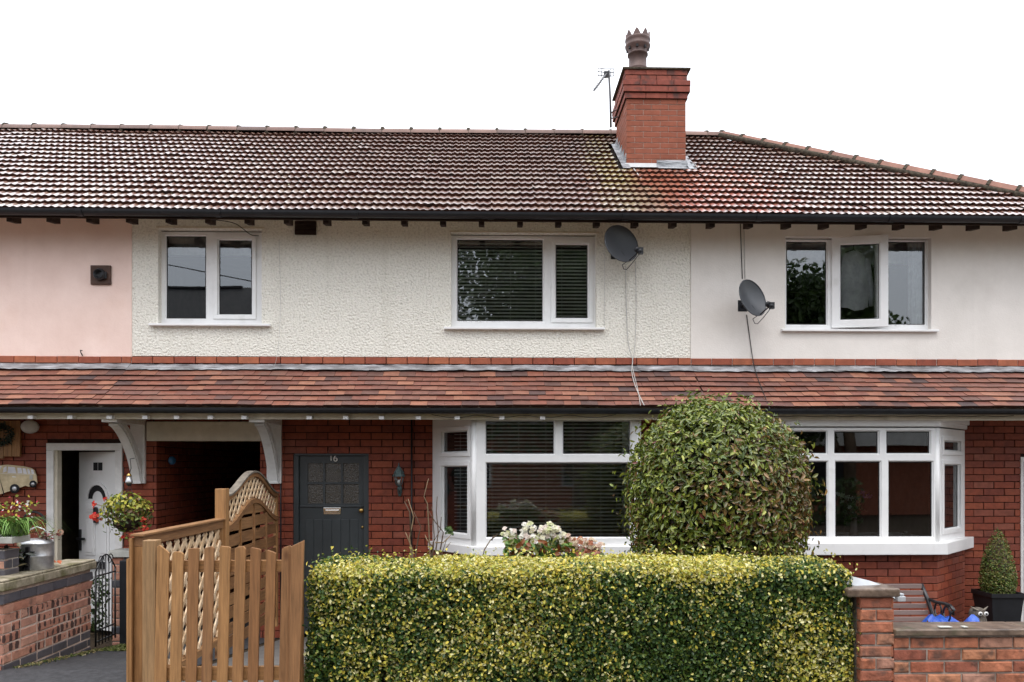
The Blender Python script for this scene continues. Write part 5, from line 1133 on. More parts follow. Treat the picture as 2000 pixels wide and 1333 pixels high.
m = MB(); m.box(LWX - .215, LWX - .0025, LY0 + .006, LY1 - .006, .05, LZ - .075); m.build('wall_core', M['mortar_pink'], lw)
rows = [(.20, 2, [M['blue_brick']]), (.35, 5, [M['marked'], M['marked'], M['pink_brick']]), ]
brickwork(lw, lw, (LWX, LY0, .10), R(90), LY1 - LY0, .075 * 3, [], None, mats=[M['blue_brick']], j=.009, bh=.066, jit=.003, proud=(0, .004))
brickwork(lw, lw, (LWX, LY0, .325), R(90), LY1 - LY0, .075 * 5, [], None, mats=[M['marked'], M['marked'], M['pink_brick'], M['marked'], M['pink_brick']], j=.010, bh=.065, jit=.003, proud=(0, .006), bond='mix')
brickwork(lw, lw, (LWX + .016, LY0 - .02, .775), R(90), LY1 - LY0 + .03, .075, [], None, mats=[M['blue_brick']], j=.006, bh=.069, jit=.003)
y = LY0
while y < LY1 - .03:
    w = min(.098, LY1 - y); q = MB(); q.prism([(LWX - .02, .702), (LWX + .002, .702), (LWX + .016, .742), (LWX + .016, .768), (LWX - .02, .768)], 0, 0, 'y') if False else None
    q = MB(); q.add([(-.02, 0, 0), (-.004, 0, 0), (.016, w - .004, .0), (-.02, w - .004, 0), (-.02, 0, .066), (.004, 0, .066), (.028, w - .004, .066), (-.02, w - .004, .066)], [(0, 3, 2, 1), (4, 5, 6, 7), (0, 1, 5, 4), (1, 2, 6, 5), (2, 3, 7, 6), (3, 0, 4, 7)])
    place('brick', q.mesh('brick', M['pink_brick']), lw, (LWX, y, .703)); y += .100
for ya, yb in ((LY0 - .05, -1.95), (-1.945, -1.50), (-1.495, LY1 + .04)):
    m = MB(); m.box(LWX - .25, LWX + .035, ya, yb, LZ - .084, LZ - .018); m.box(LWX - .24, LWX + .028, ya + .005, yb - .005, LZ - .0175, LZ - .0); m.build('coping_stone', M['stone'], lw, bevel=.008)
# front return of the same wall at its street end
brickwork(lw, lw, (LWX - .85, LY0, .10), 0, .85 - .0, .075 * 9, [], None, mats=[M['pink_brick'], M['marked']], j=.010, bh=.065, jit=.003, bond='mix')
m = MB(); m.box(LWX - .85, LWX - .006, LY0 + .008, LY0 + .2, .05, .86); m.build('wall_core', M['mortar'], lw)
# planter block with stone edge at the picture's side
tb = thing('brick_planter', 'dark brick planter with pale stone rim holding strappy green plants', 'planter', (-4.35, -1.95, .2))
px_ = (at(9, 1080, -2.2).x); m = MB(); m.box(px_ - 1.0, px_ - .006, -2.194, -2.01, .15, 1.155); m.build('planter_core', M['mortar'], tb)
brickwork(tb, tb, (px_ - 1.0, -2.2, .48), 0, 1.0, .68, [], None, mats=[M['blue_brick'], M['pink_brick']], j=.010, bh=.065, jit=.003)
brickwork(tb, tb, (px_, -2.2, .93), R(90), .19, .22, [], None, mats=[M['blue_brick']], j=.010, bh=.065, jit=.003)
rz1 = at(20, 1050, -2.25).z; m = MB(); m.box(px_ - 1.05, at(22, 1060, -2.25).x, -2.24, -1.99, rz1 - .05, rz1); m.build('rim_stone', M['pale_stone'], tb, bevel=.006)
n = 300; P = []; D = []; base = np.array([px_ - .05, -2.02, rz1 + .02])
gl = MB(); st = thing_part('strap_leaves', tb)
for i in range(260):
    b = Vector((px_ - random.uniform(-.10, .75), -2.1 + random.uniform(-.12, .10), rz1)); a = random.uniform(-1.0, 1.0) + .5; l = random.uniform(.22, .42); d = Vector((math.sin(a), random.uniform(-.7, .2), 0)).normalized(); pts = []
    for k in range(5): s = k / 4; pts.append(b + d * l * s * .9 + Vector((0, 0, l * (1.25 * s - 1.25 * s * s) + .03 * (k > 0))))
    w = .008; sd_ = d.cross(Vector((0, 0, 1))) * w
    A = [p - sd_ * (1 - .9 * (j / 4)) for j, p in enumerate(pts)]; Bq = [p + sd_ * (1 - .9 * (j / 4)) + Vector((0, 0, .002)) for j, p in enumerate(pts)]; gl.strip(A, Bq, True)
bpy.data.objects.remove(st); g_ = gl.build('foliage', mat('strap_leaf_green', [(.10, .22, .04), (.20, .33, .08)], .4, .4, ns=3, namt=.4), tb); g_['kind'] = 'stuff'
n = 170; P = np.stack([px_ + rng.uniform(-.40, .12, n), -2.0 + rng.normal(0, .05, n), rz1 + .22 + rng.normal(0, .035, n)], 1); leafobj('blossom', P, np.tile([0, -1., .3], (n, 1)), rng.uniform(.015, .03, n), .7, pick([(.50, .05, .08), (.85, .80, .80), (.75, .60, .10), (.28, .30, .06), (.20, .24, .06)], n), M['petal'], tb)
# dark glossy plant between planter and churn
c = at(27, 1080, -1.95); dp = thing('potted_plant', 'dark leaved plant trailing on the wall beside the churn', 'plant', (c.x, -1.95, LZ))
m = MB(); m.lathe([(.001, 0), (.055, 0), (.07, .07), (.074, .07), (.06, .06), (.001, .06)], (c.x, -1.93, LZ), 14); m.build('pot', M['black'], dp)
n = 190; P = np.stack([c.x + rng.normal(0, .055, n), -1.93 + rng.normal(0, .05, n), LZ + .10 + rng.normal(0, .05, n)], 1); leafobj('foliage', P, np.tile([0, -.6, .8], (n, 1)), rng.uniform(.04, .08, n), .42, pick([(.03, .025, .02), (.02, .03, .015), (.05, .08, .02), (.30, .27, .16)], n, [.5, .3, .15, .05]), M['gloss_leaf'], dp, flop=.6)
# milk churn style can with a handle
c = Vector((-3.735, 0, LZ)); c.y = -8.5 + c.x * F / (86 - 959) ; cc = thing('churn', 'galvanised metal churn with loop handle standing on the wall coping', 'metal can', c)
s = (c.y + 8.5) / F; m = MB(); r_ = 29 * s
m.lathe([(.001, 0), (r_ * .96, 0), (r_, .006), (r_, .105), (r_ * 1.02, .110), (r_, .115), (r_, 48 * s), (r_ * 1.02, 49 * s), (r_ * 1.0, 51 * s), (r_ * .80, 56 * s), (r_ * .55, 58 * s), (.001, 59 * s)], c, 26); m.build('body', M['galv'], cc)
m = MB(); m.tube([c + Vector((-.11 + .0, 0, .21)), c + Vector((-.10, 0, .27)), c + Vector((-.055, 0, .325)), c + Vector((0, 0, .345)), c + Vector((.055, 0, .325)), c + Vector((.075, 0, .30))], .006, 6); m.build('handle', M['galv'], cc)
m = MB(); m.box(c.x - .018, c.x + .012, c.y - r_ - .018, c.y - r_ - .001, .965, .965 + .19); m.build('strap', M['black_iron'], cc, bevel=.003)
m = MB(); m.box(c.x - .045, c.x + .045, c.y - r_ - .008, c.y - r_ + .01, .965 + .135, .965 + .15); m.build('clasp', M['black_iron'], cc)
n = 70; P = np.stack([c.x + .07 + rng.normal(0, .045, n), c.y + rng.normal(0, .03, n), c.z + .27 + rng.normal(0, .022, n)], 1); pp = thing('succulent', 'reddish succulent sprawling over the top of the churn', 'plant', (c.x + .06, c.y, c.z + .24)); leafobj('foliage', P, np.tile([0, -.6, .8], (n, 1)), rng.uniform(.02, .045, n), .5, pick([(.20, .05, .05), (.26, .11, .08), (.20, .22, .10), (.10, .06, .04)], n), M['gloss_leaf'], pp)
m = MB(); m.tube([(c.x + .08, c.y, c.z + .26), (c.x + .15, c.y, c.z + .285), (c.x + .19, c.y, c.z + .30)], .004, 5); m.build('stem', M['stem'], pp)
P = np.array([(c.x + .19 + math.cos(a) * .018, c.y, c.z + .30 + math.sin(a) * .018) for a in np.linspace(0, 5.5, 8)]); leafobj('rosette', P, np.tile([0, -1., .2], (8, 1)), np.full(8, .028), .6, pick([(.30, .12, .08), (.40, .24, .16)], 8), M['leaf'], pp, flop=.2)
n = 16; P = np.stack([-3.72 + rng.normal(0, .03, n), -1.64 + rng.normal(0, .05, n), LZ + .015 + rng.random(n) * .03], 1); o = leafobj('fallen_leaves', P, np.tile([0, -.5, 1.], (n, 1)), np.full(n, .05), .7, pick([(.55, .12, .03), (.45, .09, .03)], n), M['leaf'], flop=.4); tag(o, 'orange fallen leaves on the coping beside the churn', 'leaves', None, 'stuff')
# bicycle-wheel like hoop behind the churn
m = MB(); c2 = at(66, 1022, -.10); m.tube([c2 + Vector((.115 * math.cos(a), 0, .115 * math.sin(a))) for a in np.linspace(0, math.pi, 12)], .012, 6); solo(m, 'hoop', M['black_iron'], 'black hoop leaning on the brick wall behind the churn', 'hoop', c2)

# iron gate and low wall by the white door
ig = thing('iron_gate', 'narrow black wrought iron gate with scrolled arch top beside the low wall', 'gate', (-3.6, -.85, .12))
iy0, iy1 = -1.08, -.70; IX = -3.60
nb_ = 6
for i in range(nb_ + 1):
    y = iy0 + (iy1 - iy0) * i / nb_; s = i / nb_; zt2 = .84 + .14 * math.sin(math.pi * s); m = MB(); m.tube([(IX, y, .16), (IX, y, zt2)], .0085 if i in (0, nb_) else .0055, 6); m.build('bar', M['black_iron'], ig)
for zz in (.20, .30, .80): m = MB(); m.box(IX - .006, IX + .006, iy0, iy1, zz - .006, zz + .006); m.build('crossbar', M['black_iron'], ig)
for c_y in (-.98, -.80):
    m = MB(); m.tube([(IX, c_y + (.06 - .0035 * k) * math.cos(k * .55), .925 + (.06 - .0035 * k) * math.sin(k * .55)) for k in range(14)], .005, 5); m.build('scroll', M['black_iron'], ig)
m = MB(); m.tube([(IX, iy0 + (iy1 - iy0) * i / 12, .84 + .14 * math.sin(math.pi * i / 12)) for i in range(13)], .007, 6); m.build('arch_bar', M['black_iron'], ig)
n = 260; P = np.stack([-3.68 + rng.normal(0, .02, n), rng.uniform(iy0, iy1, n), rng.uniform(.28, .78, n)], 1); ivy = thing('climbing_plant', 'small leaved dark creeper seen through the iron gate', 'creeper', (-3.68, -.9, .12)); leafobj('foliage', P, np.tile([1, -.5, .3], (n, 1)), rng.uniform(.02, .045, n), .7, pick([(.03, .06, .02), (.06, .10, .03), (.4, .42, .34)], n, [.5, .4, .1]), M['gloss_leaf'], ivy)
ip = MB(); pxm = at(242, 1100, -.66).x; ip.box(pxm - .035, pxm + .035, -.68, -.61, .05, at(242, 1095, -.66).z); solo(ip, 'iron_post', M['black'], 'thick black post at the hinge side of the iron gate', 'post', (pxm, -.65, .05), bevel=.006)
sw = thing('low_wall', 'short low brick wall with pale stone slab beneath the hanging basket', 'wall', (-3.6, -.5, 0))
sx0, sx1 = at(214, 1080, -.57).x, at(283, 1080, -.57).x; sz = at(245, 1076, -.60).z
m = MB(); m.box(sx0, sx1, -.60, -.36, sz - .065, sz); m.build('slab', M['pale_stone'], sw, bevel=.006)
m = MB(); m.box(sx0 + .03, sx1 - .02, -.565, -.40, .0, sz - .066); m.build('wall_core', M['mortar'], sw)
brickwork(sw, sw, (sx0 + .024, -.572, sz - .066 - .075 * 12), 0, sx1 - sx0 - .044, .075 * 12, [], None, mats=[M['pink_brick'], M['pink_brick'], M['blue_brick']], j=.009, bh=.066, jit=.003)

# street wall and pier on the other side of the hedge
RX0 = at(1655, 1200, -3.5).x; PX0, PX1 = at(1682, 1200, -3.5).x, at(1744.5, 1200, -3.5).x
rw = thing('garden_wall', 'weathered red brick street wall with wet brown coping between pier and garden', 'wall', (4.5, -3.4, .3)); RE = 6.6
RZt = at(1850, 1228, -3.5).z; crs = 24.1 / 314 
m = MB(); m.box(PX1 + .01, RE, -3.492, -3.29, .2, RZt - .045); m.build('wall_core', M['mortar'], rw)
hh_ = RZt - .055 - .30; nn_ = int(hh_ / crs) + 1
brickwork(rw, rw, (PX1 + .004, -3.5, RZt - .052 - crs * nn_), 0, RE - PX1, crs * nn_, [], M['old_brick'], bl=.208, bh=crs - .012, j=.012, jit=.005, proud=(0, .008), d=.06, small_below=.28)
x = PX1 + .002; 
for w in (.86, .92, 1.0): 
    if x + w > RE: w = RE - x
    m = MB(); m.box(x, x + w - .005, -3.53, -3.27, RZt - .042, RZt + random.uniform(-.003, .003)); m.build('coping_stone', M['cap_stone'], rw, bevel=.007); x += w
pi = thing('brick_pier', 'square red brick pier with stone cap between the hedge and the street wall', 'pier', ((PX0 + PX1) / 2, -3.4, .3))
PZt = at(1710, 1166, -3.5).z
m = MB(); m.box(PX0 + .008, PX1 - .008, -3.495, -3.28, .2, PZt - .001); m.build('pier_core', M['mortar'], pi)
npc = int((PZt - .25) / crs); brickwork(pi, pi, (PX0 - .006, -3.504, PZt - crs * npc), 0, PX1 - PX0 + .010, crs * npc, [], M['old_brick'], bl=.200, bh=crs - .012, j=.012, jit=.005, proud=(0, .008), d=.06)
brickwork(pi, pi, (PX1 + .003, -3.50, PZt - crs * npc), R(90), .22, crs * npc, [], M['old_brick'], bl=.203, bh=crs - .012, j=.012, jit=.005)
m = MB(); cz_ = at(1710, 1150, -3.53).z; m.box(PX0 - .10, PX1 + .03, -3.535, -3.25, PZt + .002, cz_); m.build('cap', M['cap_stone'], pi, bevel=.010)
# white curved plastic shell on the pier, small grey bracket
sh = MB(); pts = [(1640, 1124), (1663, 1126), (1680, 1130), (1700, 1135), (1720, 1142), (1735, 1149), (1744, 1157)]
A0 = [at(p[0], p[1], -3.36) for p in pts]; A1 = [a + Vector((0, .10, -.02)) for a in A0]; A2 = [a + Vector((-.01, -.05, -.055 + .003 * i)) for i, a in enumerate(A0)]
sh.strip(A0, A1, True); sh.strip(A2, A0, True); Bt = [a + Vector((0, .10, -.01)) for a in A2]; sh.strip(Bt, A2, True); sh.strip(A1, Bt, True)
solo(sh, 'plastic_cover', M['grey_plastic'], 'curved pale grey plastic cover lying on the stone cap of the pier', 'plastic cover', (A0[3].x, -3.3, cz_))
c = at(1757, 1167, -3.36); m = MB(); m.box(c.x - .028, c.x + .026, -3.39, -3.33, c.z - .025, c.z + .010); m.box(c.x - .008, c.x + .022, -3.38, -3.34, c.z + .0105, c.z + .026); solo(m, 'junction_box', M['grey_plastic'], 'small pale grey box fixed to the side of the brick pier', 'box', (c.x, -3.36, c.z), bevel=.005)
for (pa, pb, ya, yb) in ((1833, 1857, 1219, 1228), (1879, 1888, 1220, 1227)):
    a, b = at(pa, yb, -3.48), at(pb, ya, -3.48); m = MB(); m.box(a.x, b.x, -3.50, -3.46, RZt + .004, RZt + .010)
    solo(m, 'tile_piece', M['pale_stone'], 'larger pale chip of tile lying on the brown wall coping' if pa < 1860 else 'tiny pale chip of tile beside the larger one on the coping', 'tile piece', (a.x, -3.5, RZt), bevel=.002)
# ---------------------------------------------------------------- garden things on the right
BY = -1.15
bz = lambda py, px=1790: at(px, py, BY).z
be = thing('garden_bench', 'slatted grey brown garden bench with black cast iron arm under the bay', 'bench', (at(1760, 1200, BY).x, BY, gz(BY)))
bx0, bx1 = at(1810, 1150, BY).x - 1.15, at(1803, 1150, BY).x
for i in range(8):
    zc_ = bz(1146) - i * .0585; y = BY + .03 - i * .014; m = MB(); m.box(bx0, bx1 + i * .008, y - .01, y + .01, zc_ - .022, zc_ + .020); m.build('back_slat', M['bench'], be, bevel=.003)
for i in range(6): y = BY - .13 - i * .062; m = MB(); m.box(bx0, bx1 + .07, y, y + .05, .36, .378); m.build('seat_slat', M['bench'], be)
for xs_ in (bx0 - .02, bx1 + .03):
    m = MB(); m.tube([(xs_ - .02, BY + .05, bz(1143)), (xs_, BY - .02, bz(1170)), (xs_ + .02, BY - .09, bz(1205)), (xs_ + .03, BY - .12, .36)], .019, 7); m.build('back_stile', M['black_iron'], be)
    m = MB(); m.tube([(xs_ + .01, BY - .03, bz(1170)), (xs_ + .015, BY - .14, bz(1172)), (xs_ + .02, BY - .26, bz(1170)), (xs_ + .02, BY - .36, bz(1171)), (xs_ + .02, BY - .41, bz(1177)), (xs_ + .02, BY - .40, bz(1184)), (xs_ + .02, BY - .36, bz(1182))], .015, 7); m.build('arm', M['black_iron'], be)
    for yc, rr_, zc_ in ((-.16, .055, bz(1186)), (-.30, .055, bz(1188)), (-.23, .04, bz(1200))):
        m = MB(); m.tube([(xs_ + .02, BY + yc + rr_ * math.cos(a), zc_ + rr_ * 1.2 * math.sin(a)) for a in np.linspace(0, 6.28, 15)], .009, 6); m.build('scroll', M['black_iron'], be)
    for yy_ in (.0, -.42): m = MB(); m.tube([(xs_ + .02, BY + yy_ - .05, .36), (xs_ + .02, BY + yy_ * 1.05 - .02, .22), (xs_ + .02, BY + yy_ * 1.1 - .02, gz(BY + yy_))], .018, 6); m.build('leg', M['black_iron'], be)
# blue tarpaulin
def crumple(name, pts, Y, w, label, cat, m_):
    mb = MB(); n = len(pts); rows_ = []
    for j in range(5):
        rows_.append([at(p[0], p[1], Y) + Vector((random.uniform(-.012, .012), -w * (j / 4 - .5), random.uniform(-.015, .015) - .05 * abs(j - 2) / 2)) for p in pts])
    for j in range(4): mb.strip(rows_[j], rows_[j + 1], True)
    for r__ in (rows_,): mb.strip([a + Vector((0, 0, -.004)) for a in rows_[4]], rows_[4])
    return solo(mb, name, m_, label, cat, at(*pts[n // 2], Y))
crumple('tarpaulin', [(1812, 1213), (1822, 1199), (1828, 1207), (1838, 1199), (1846, 1206), (1858, 1202), (1868, 1212), (1880, 1219), (1890, 1224)], BY - .28, .20, 'bright blue tarpaulin trailing off the bench arm', 'tarpaulin', M['blue'])
crumple('blue_bag', [(1882, 1222), (1888, 1210), (1896, 1203), (1904, 1203), (1910, 1210), (1913, 1222)], -1.25, .16, 'crumpled bright blue bag on the ground beside the owl', 'bag', M['blue'])
# owl ornament
oc = at(1909, 1200, -.95); ow = thing('owl_ornament', 'grey brown owl ornament with white ringed eyes beside the black planter', 'owl ornament', (oc.x, -.95, gz(-.95)))
zt2 = at(1909, 1187, -.95).z; m = MB(); g0 = gz(-.95)
hgt = zt2 - g0; m.lathe([(.001, 0), (.06, 0), (.085, .08), (.095, hgt * .45), (.08, hgt * .68), (.074, hgt * .74), (.078, hgt * .85), (.066, hgt * .96), (.03, hgt), (.001, hgt)], (oc.x, -.95, g0), 16, sy=.85); m.build('body', mat('owl_feathers', [(.06, .05, .042), (.16, .135, .11)], .8, .2, ns=26, namt=.4, bs=60, bd=.006), ow)
for s_ in (-1, 1):
    m = MB(); m.M = Matrix.Translation((oc.x + .012 + s_ * .028, -1.018, g0 + hgt * .86)) @ Matrix.Rotation(R(90), 4, 'X'); m.lathe([(.001, 0), (.020, 0), (.021, .006), (.011, .009), (.001, .006)], n=14); m.M = None; m.build('eye_ring', M['white_paint'], ow)
    m = MB(); m.sphere((oc.x + .012 + s_ * .028, -1.028, g0 + hgt * .86), .010); m.build('pupil', M['gasket'], ow)
    m = MB(); m.tube([(oc.x + s_ * .02, -1.0, g0 + hgt * .93), (oc.x + s_ * .05, -.99, g0 + hgt * .98), (oc.x + s_ * .085, -.98, g0 + hgt * 1.05)], [.012, .010, .002], 6); m.build('ear_tuft', M['grey_wood'], ow)
m = MB(); m.tube([(oc.x + .012, -1.02, g0 + hgt * .82), (oc.x + .012, -1.045, g0 + hgt * .79)], [.010, .002], 6); m.build('beak', M['grey_wood'], ow)
# planter with box cone
QY = -.42; q = at(1949, 1155, QY); pt = thing('potted_topiary', 'cone shaped box bush in a tall square black planter by the dark door', 'potted shrub', (q.x, QY, 0))
kk = (QY + 8.5) / F; m = MB(); ht, hb2 = 34 * kk, 24 * kk; zr = q.z
for z0_, z1_, a_, b_ in ((.02, zr - .045, hb2, ht * .93), (zr - .045, zr, ht, ht)):
    v = [(q.x - a_, QY - a_, z0_), (q.x + a_, QY - a_, z0_), (q.x + a_, QY + a_, z0_), (q.x - a_, QY + a_, z0_), (q.x - b_, QY - b_, z1_), (q.x + b_, QY - b_, z1_), (q.x + b_, QY + b_, z1_), (q.x - b_, QY + b_, z1_)]
    m.add(v, [(0, 3, 2, 1), (0, 1, 5, 4), (1, 2, 6, 5), (2, 3, 7, 6), (3, 0, 4, 7)])
    if z1_ == zr: m.add([(q.x - ht * .9, QY - ht * .9, zr - .03), (q.x + ht * .9, QY - ht * .9, zr - .03), (q.x + ht * .9, QY + ht * .9, zr - .03), (q.x - ht * .9, QY + ht * .9, zr - .03)], [(0, 1, 2, 3)]); v2 = v[4:] + [(q.x + sx_ * ht * .9, QY + sy_ * ht * .9, zr - .002) for sx_, sy_ in ((-1, -1), (1, -1), (1, 1), (-1, 1))]; m.add(v2, [(i, (i + 1) % 4, (i + 1) % 4 + 4, i + 4) for i in range(4)])
m.build('planter', M['black'], pt, bevel=.004)
def cone_pts(n, cx, cy, z0, z1, rb, dmax):
    th = rng.uniform(0, 2 * np.pi, n); s = 1 - np.sqrt(rng.random(n) * .98); r = rb * np.clip(1.0 - s ** 2.1, 0, 1) ** .8 * (.82 + .18 * np.clip(s * 6, 0, 1)); z = z0 + (z1 - z0) * s; N_ = np.stack([np.cos(th), np.sin(th), .5 + s], 1); N_ /= np.linalg.norm(N_, axis=1)[:, None]
    P = np.stack([cx + r * np.cos(th), cy + r * np.sin(th), z], 1) - N_ * (rng.random(n) ** 1.4 * dmax)[:, None]; return P, N_
P, N_ = cone_pts(5500, q.x, QY, zr - .02, at(1949, 1029, QY).z, 34 * kk, .06); leafobj('foliage', P, N_, rng.uniform(.014, .024, len(P)), .6, pick([(.09, .15, .025), (.14, .19, .04), (.20, .20, .05), (.06, .09, .02), (.26, .23, .07)], len(P)), M['leaf'], pt)
m = MB(); m.lathe([(.001, 0), (24 * kk, 0), (22 * kk, .3), (10 * kk, .52), (.001, .56)], (q.x, QY, zr - .02), 12); m.build('inner_growth', M['bark'], pt)
m = MB(); m.tube([(q.x, QY, zr - .1), (q.x, QY, zr + .1)], .02, 8); m.build('trunk', M['bark'], pt)

# ---------------------------------------------------------------- things on the house fronts
# carriage lantern beside door 16
lc = at(779, 950, -.10); ln = thing('wall_lantern', 'dark green carriage lantern on the brick wall beside the grey door', 'lantern', (lc.x, 0, lc.z)); kk = 8.4 / F
gm_ = mat('verdigris_lantern_paint', [(.05, .085, .085), (.09, .14, .14)], .4, .5, ns=12)
L_ = lambda py: at(779, py, -.10).z
def hexf(prof, m_, name, n=6): m = MB(); m.lathe(prof, (lc.x, -.10, 0), n, smooth=False); m.build(name, m_, ln)
hexf([(.001, L_(904)), (.006, L_(905)), (.008, L_(910)), (.022, L_(914)), (.045, L_(921)), (.052, L_(923)), (.052, L_(926)), (.062, L_(928)), (.064, L_(931)), (.05, L_(931.5)), (.001, L_(931.5))], gm_, 'roof', 6)
hexf([(.045, L_(931.6)), (.028, L_(946.5))], M['glass'], 'glazing', 6)
for k in range(6):
    a = k * math.pi / 3; m = MB(); m.tube([(lc.x + .049 * math.cos(a), -.10 + .049 * math.sin(a), L_(931)), (lc.x + .031 * math.cos(a), -.10 + .031 * math.sin(a), L_(947))], .0035, 5); m.build('bar', gm_, ln)
hexf([(.001, L_(951)), (.018, L_(950)), (.032, L_(947.5)), (.030, L_(946.5)), (.001, L_(946.5))], gm_, 'base', 6)
m = MB(); m.sphere((lc.x, -.10, L_(942)), .016, sz=1.3); m.build('bulb', M['white_paint'], ln)
m = MB(); m.tube([(lc.x, -.10, L_(950)), (lc.x, -.10, L_(957)), (lc.x, -.06, L_(962)), (lc.x, -.012, L_(958))], .010, 7); m.build('arm', gm_, ln)
m = MB(); m.lathe([(.001, L_(971)), (.014, L_(970)), (.024, L_(962)), (.024, L_(953)), (.014, L_(949)), (.001, L_(948))], (lc.x, -.014, 0), 10, sy=.6); m.build('wall_plate', gm_, ln)
# bulkhead light
c = at(58, 834, -.06); m = MB(); bl = thing('bulkhead_light', 'round opal wall light beside the wooden plaque above the white door', 'wall light', (c.x, 0, c.z)); m.sphere((c.x, -.055, c.z), .095, 18, 10, 1.0, .45, .74); m.build('diffuser', mat('opal_diffuser', (.55, .54, .52), .5, .4), bl); m = MB(); m.box(c.x - .05, c.x + .05, -.04, -.003, c.z - .04, c.z + .04); m.build('base', M['white_paint'], bl)
# wooden plaque with a dark wreath
c0, c1 = at(-30, 892, -.08), at(36, 822, -.08); wp_ = thing('wooden_plaque', 'orange brown wooden board with dark round wreath high on the brick wall', 'plaque', (c1.x - .15, 0, c0.z))
for i in range(4):
    x0 = c0.x + (c1.x - c0.x) * i / 4; x1 = c0.x + (c1.x - c0.x) * (i + 1) / 4; m = MB(); m.box(x0 + .002, x1 - .002, -.05, -.025, c0.z + (.0 if i > 1 else -.02), c1.z); m.build('plank', M['wood'], wp_, bevel=.002)
m = MB(); m.box(c0.x + .01, c1.x - .01, -.0245, -.003, c0.z + .1, c0.z + .14); m.build('batten', M['wood_h'], wp_)
th = rng.uniform(0, 6.28, 420); r_ = .085 + rng.normal(0, .022, 420); P = np.stack([at(4, 850, -.07).x + r_ * np.cos(th), -.07 + rng.normal(0, .012, 420), at(4, 850, -.07).z + r_ * np.sin(th)], 1); leafobj('wreath', P, np.tile([0, -1., 0], (420, 1)), rng.uniform(.02, .035, 420), .5, pick([(.03, .05, .03), (.05, .06, .04)], 420), M['leaf'], wp_)
# camper van wall ornament (flat painted cut-out)
vn = thing('van_ornament', 'flat cream camper van cut-out hanging on the brick wall beside the white door', 'wall ornament', (at(20, 940, -.04).x, 0, at(20, 940, -.04).z))
vy = -.05
def vp(pts, y0, y1, m_, name):
    q_ = [at(a, b, vy) for a, b in pts]; m = MB(); m.prism([(p.x, p.z) for p in q_], y0, y1, 'y'); return m.build(name, m_, vn)
vp([(-30, 920), (-18, 912), (-5, 910), (14, 908), (45, 911), (62, 915), (67, 919), (71, 930), (72, 944), (69, 950), (55, 951), (50, 949), (36, 954), (30, 957), (18, 960), (0, 966), (-25, 968)], vy, vy + .012, mat('cream_ornament_paint', [(.52, .42, .25), (.60, .50, .32)], .5, .4, ns=10), 'body')
for w in ([(-6, 912), (4, 911), (0, 919), (-6, 927)], [(7, 914), (13, 911), (13, 921), (6, 924)], [(16, 912), (29, 913), (32, 925), (15, 924)], [(34, 914), (42, 914.5), (44, 925), (35, 925)], [(44, 915), (50, 915.5), (53, 926), (46, 925.5)], [(53, 916), (57, 916.5), (60, 926), (55, 926)], [(60, 917), (65, 918), (67, 926), (62, 926)]):
    vp(w, vy - .0025, vy - .0003, mat('pale_window_paint', (.66, .66, .70), .3, .5), 'window')
for (cx_, cy_, r0) in ((29, 955, 9), (65, 946, 7)):
    c = at(cx_, cy_, vy); k = (vy + 8.5) / F; m = MB(); m.M = Matrix.Translation((c.x, vy - .0005, c.z)) @ Matrix.Rotation(R(90), 4, 'X'); m.lathe([(.001, 0), (r0 * k, 0), (r0 * k, .006), (r0 * .6 * k, .008), (.001, .005)], n=16); m.M = None; wh = m.build('wheel', M['gasket'], vn)
    m = MB(); m.M = Matrix.Translation((c.x, vy - .0075, c.z)) @ Matrix.Rotation(R(90), 4, 'X'); m.lathe([(.001, 0), (r0 * .5 * k, 0), (r0 * .45 * k, .003), (.001, .003)], n=12); m.M = None; m.build('hub', M['galv'], vn)
vp([(-2, 928), (-1, 932), (9, 966), (7, 967)], vy - .0022, vy - .0003, M['gasket'], 'door_line'); vp([(24, 930.5), (31, 931), (31, 933), (24, 932.5)], vy - .0025, vy - .0003, M['white_paint'], 'door_handle')
vp([(58, 928), (64, 928), (64, 937), (58, 937)], vy - .0025, vy - .0003, M['pale_stone'], 'badge'); vp([(0, 924.5), (70, 926.6), (70, 928), (0, 926)], vy - .0022, vy - .0003, M['cream_paint'], 'stripe')
# bell lantern under the bracket and hanging basket
HYb = -.62; hk_ = at(254, 897, HYb); hb_ = thing('hanging_basket', 'hanging basket of yellow green leaves and red flowers below the white bracket', 'hanging basket', at(246, 1015, HYb))
bc2 = at(248, 1012, HYb); kk = (HYb + 8.5) / F
m = MB(); m.lathe([(.001, -.13), (.06, -.125), (.11, -.08), (.135, 0), (.13, 0), (.10, -.07), (.001, -.10)], bc2, 16); m.build('bowl', M['rafter'], hb_)
for a in (0, 2.1, 4.2): m = MB(); m.tube([bc2 + Vector((.13 * math.cos(a), .13 * math.sin(a), 0)), at(253, 945, HYb)], .0025, 4); m.build('chain', M['black_iron'], hb_)
n = 950; v = rng.normal(0, 1, (n, 3)); v /= np.linalg.norm(v, axis=1)[:, None]; P = np.array(bc2) + v * np.array([44, 40, 36]) * kk * (.65 + .4 * rng.random((n, 1))) + np.array([0, 0, .07]); P[:, 2] -= .16 * (rng.random(n) < .18) * rng.random(n)
top_ = P[:, 2] > bc2.z + .09
colr = np.where((rng.random(n) < np.where(top_, .65, .2))[:, None], pick([(.42, .42, .05), (.55, .50, .10), (.36, .38, .06)], n), pick([(.10, .17, .03), (.18, .23, .05), (.05, .08, .02), (.16, .10, .05)], n))
leafobj('foliage', P, v, rng.uniform(.03, .055, n), .5, colr, M['leaf'], hb_, flop=.5, hang=.5)
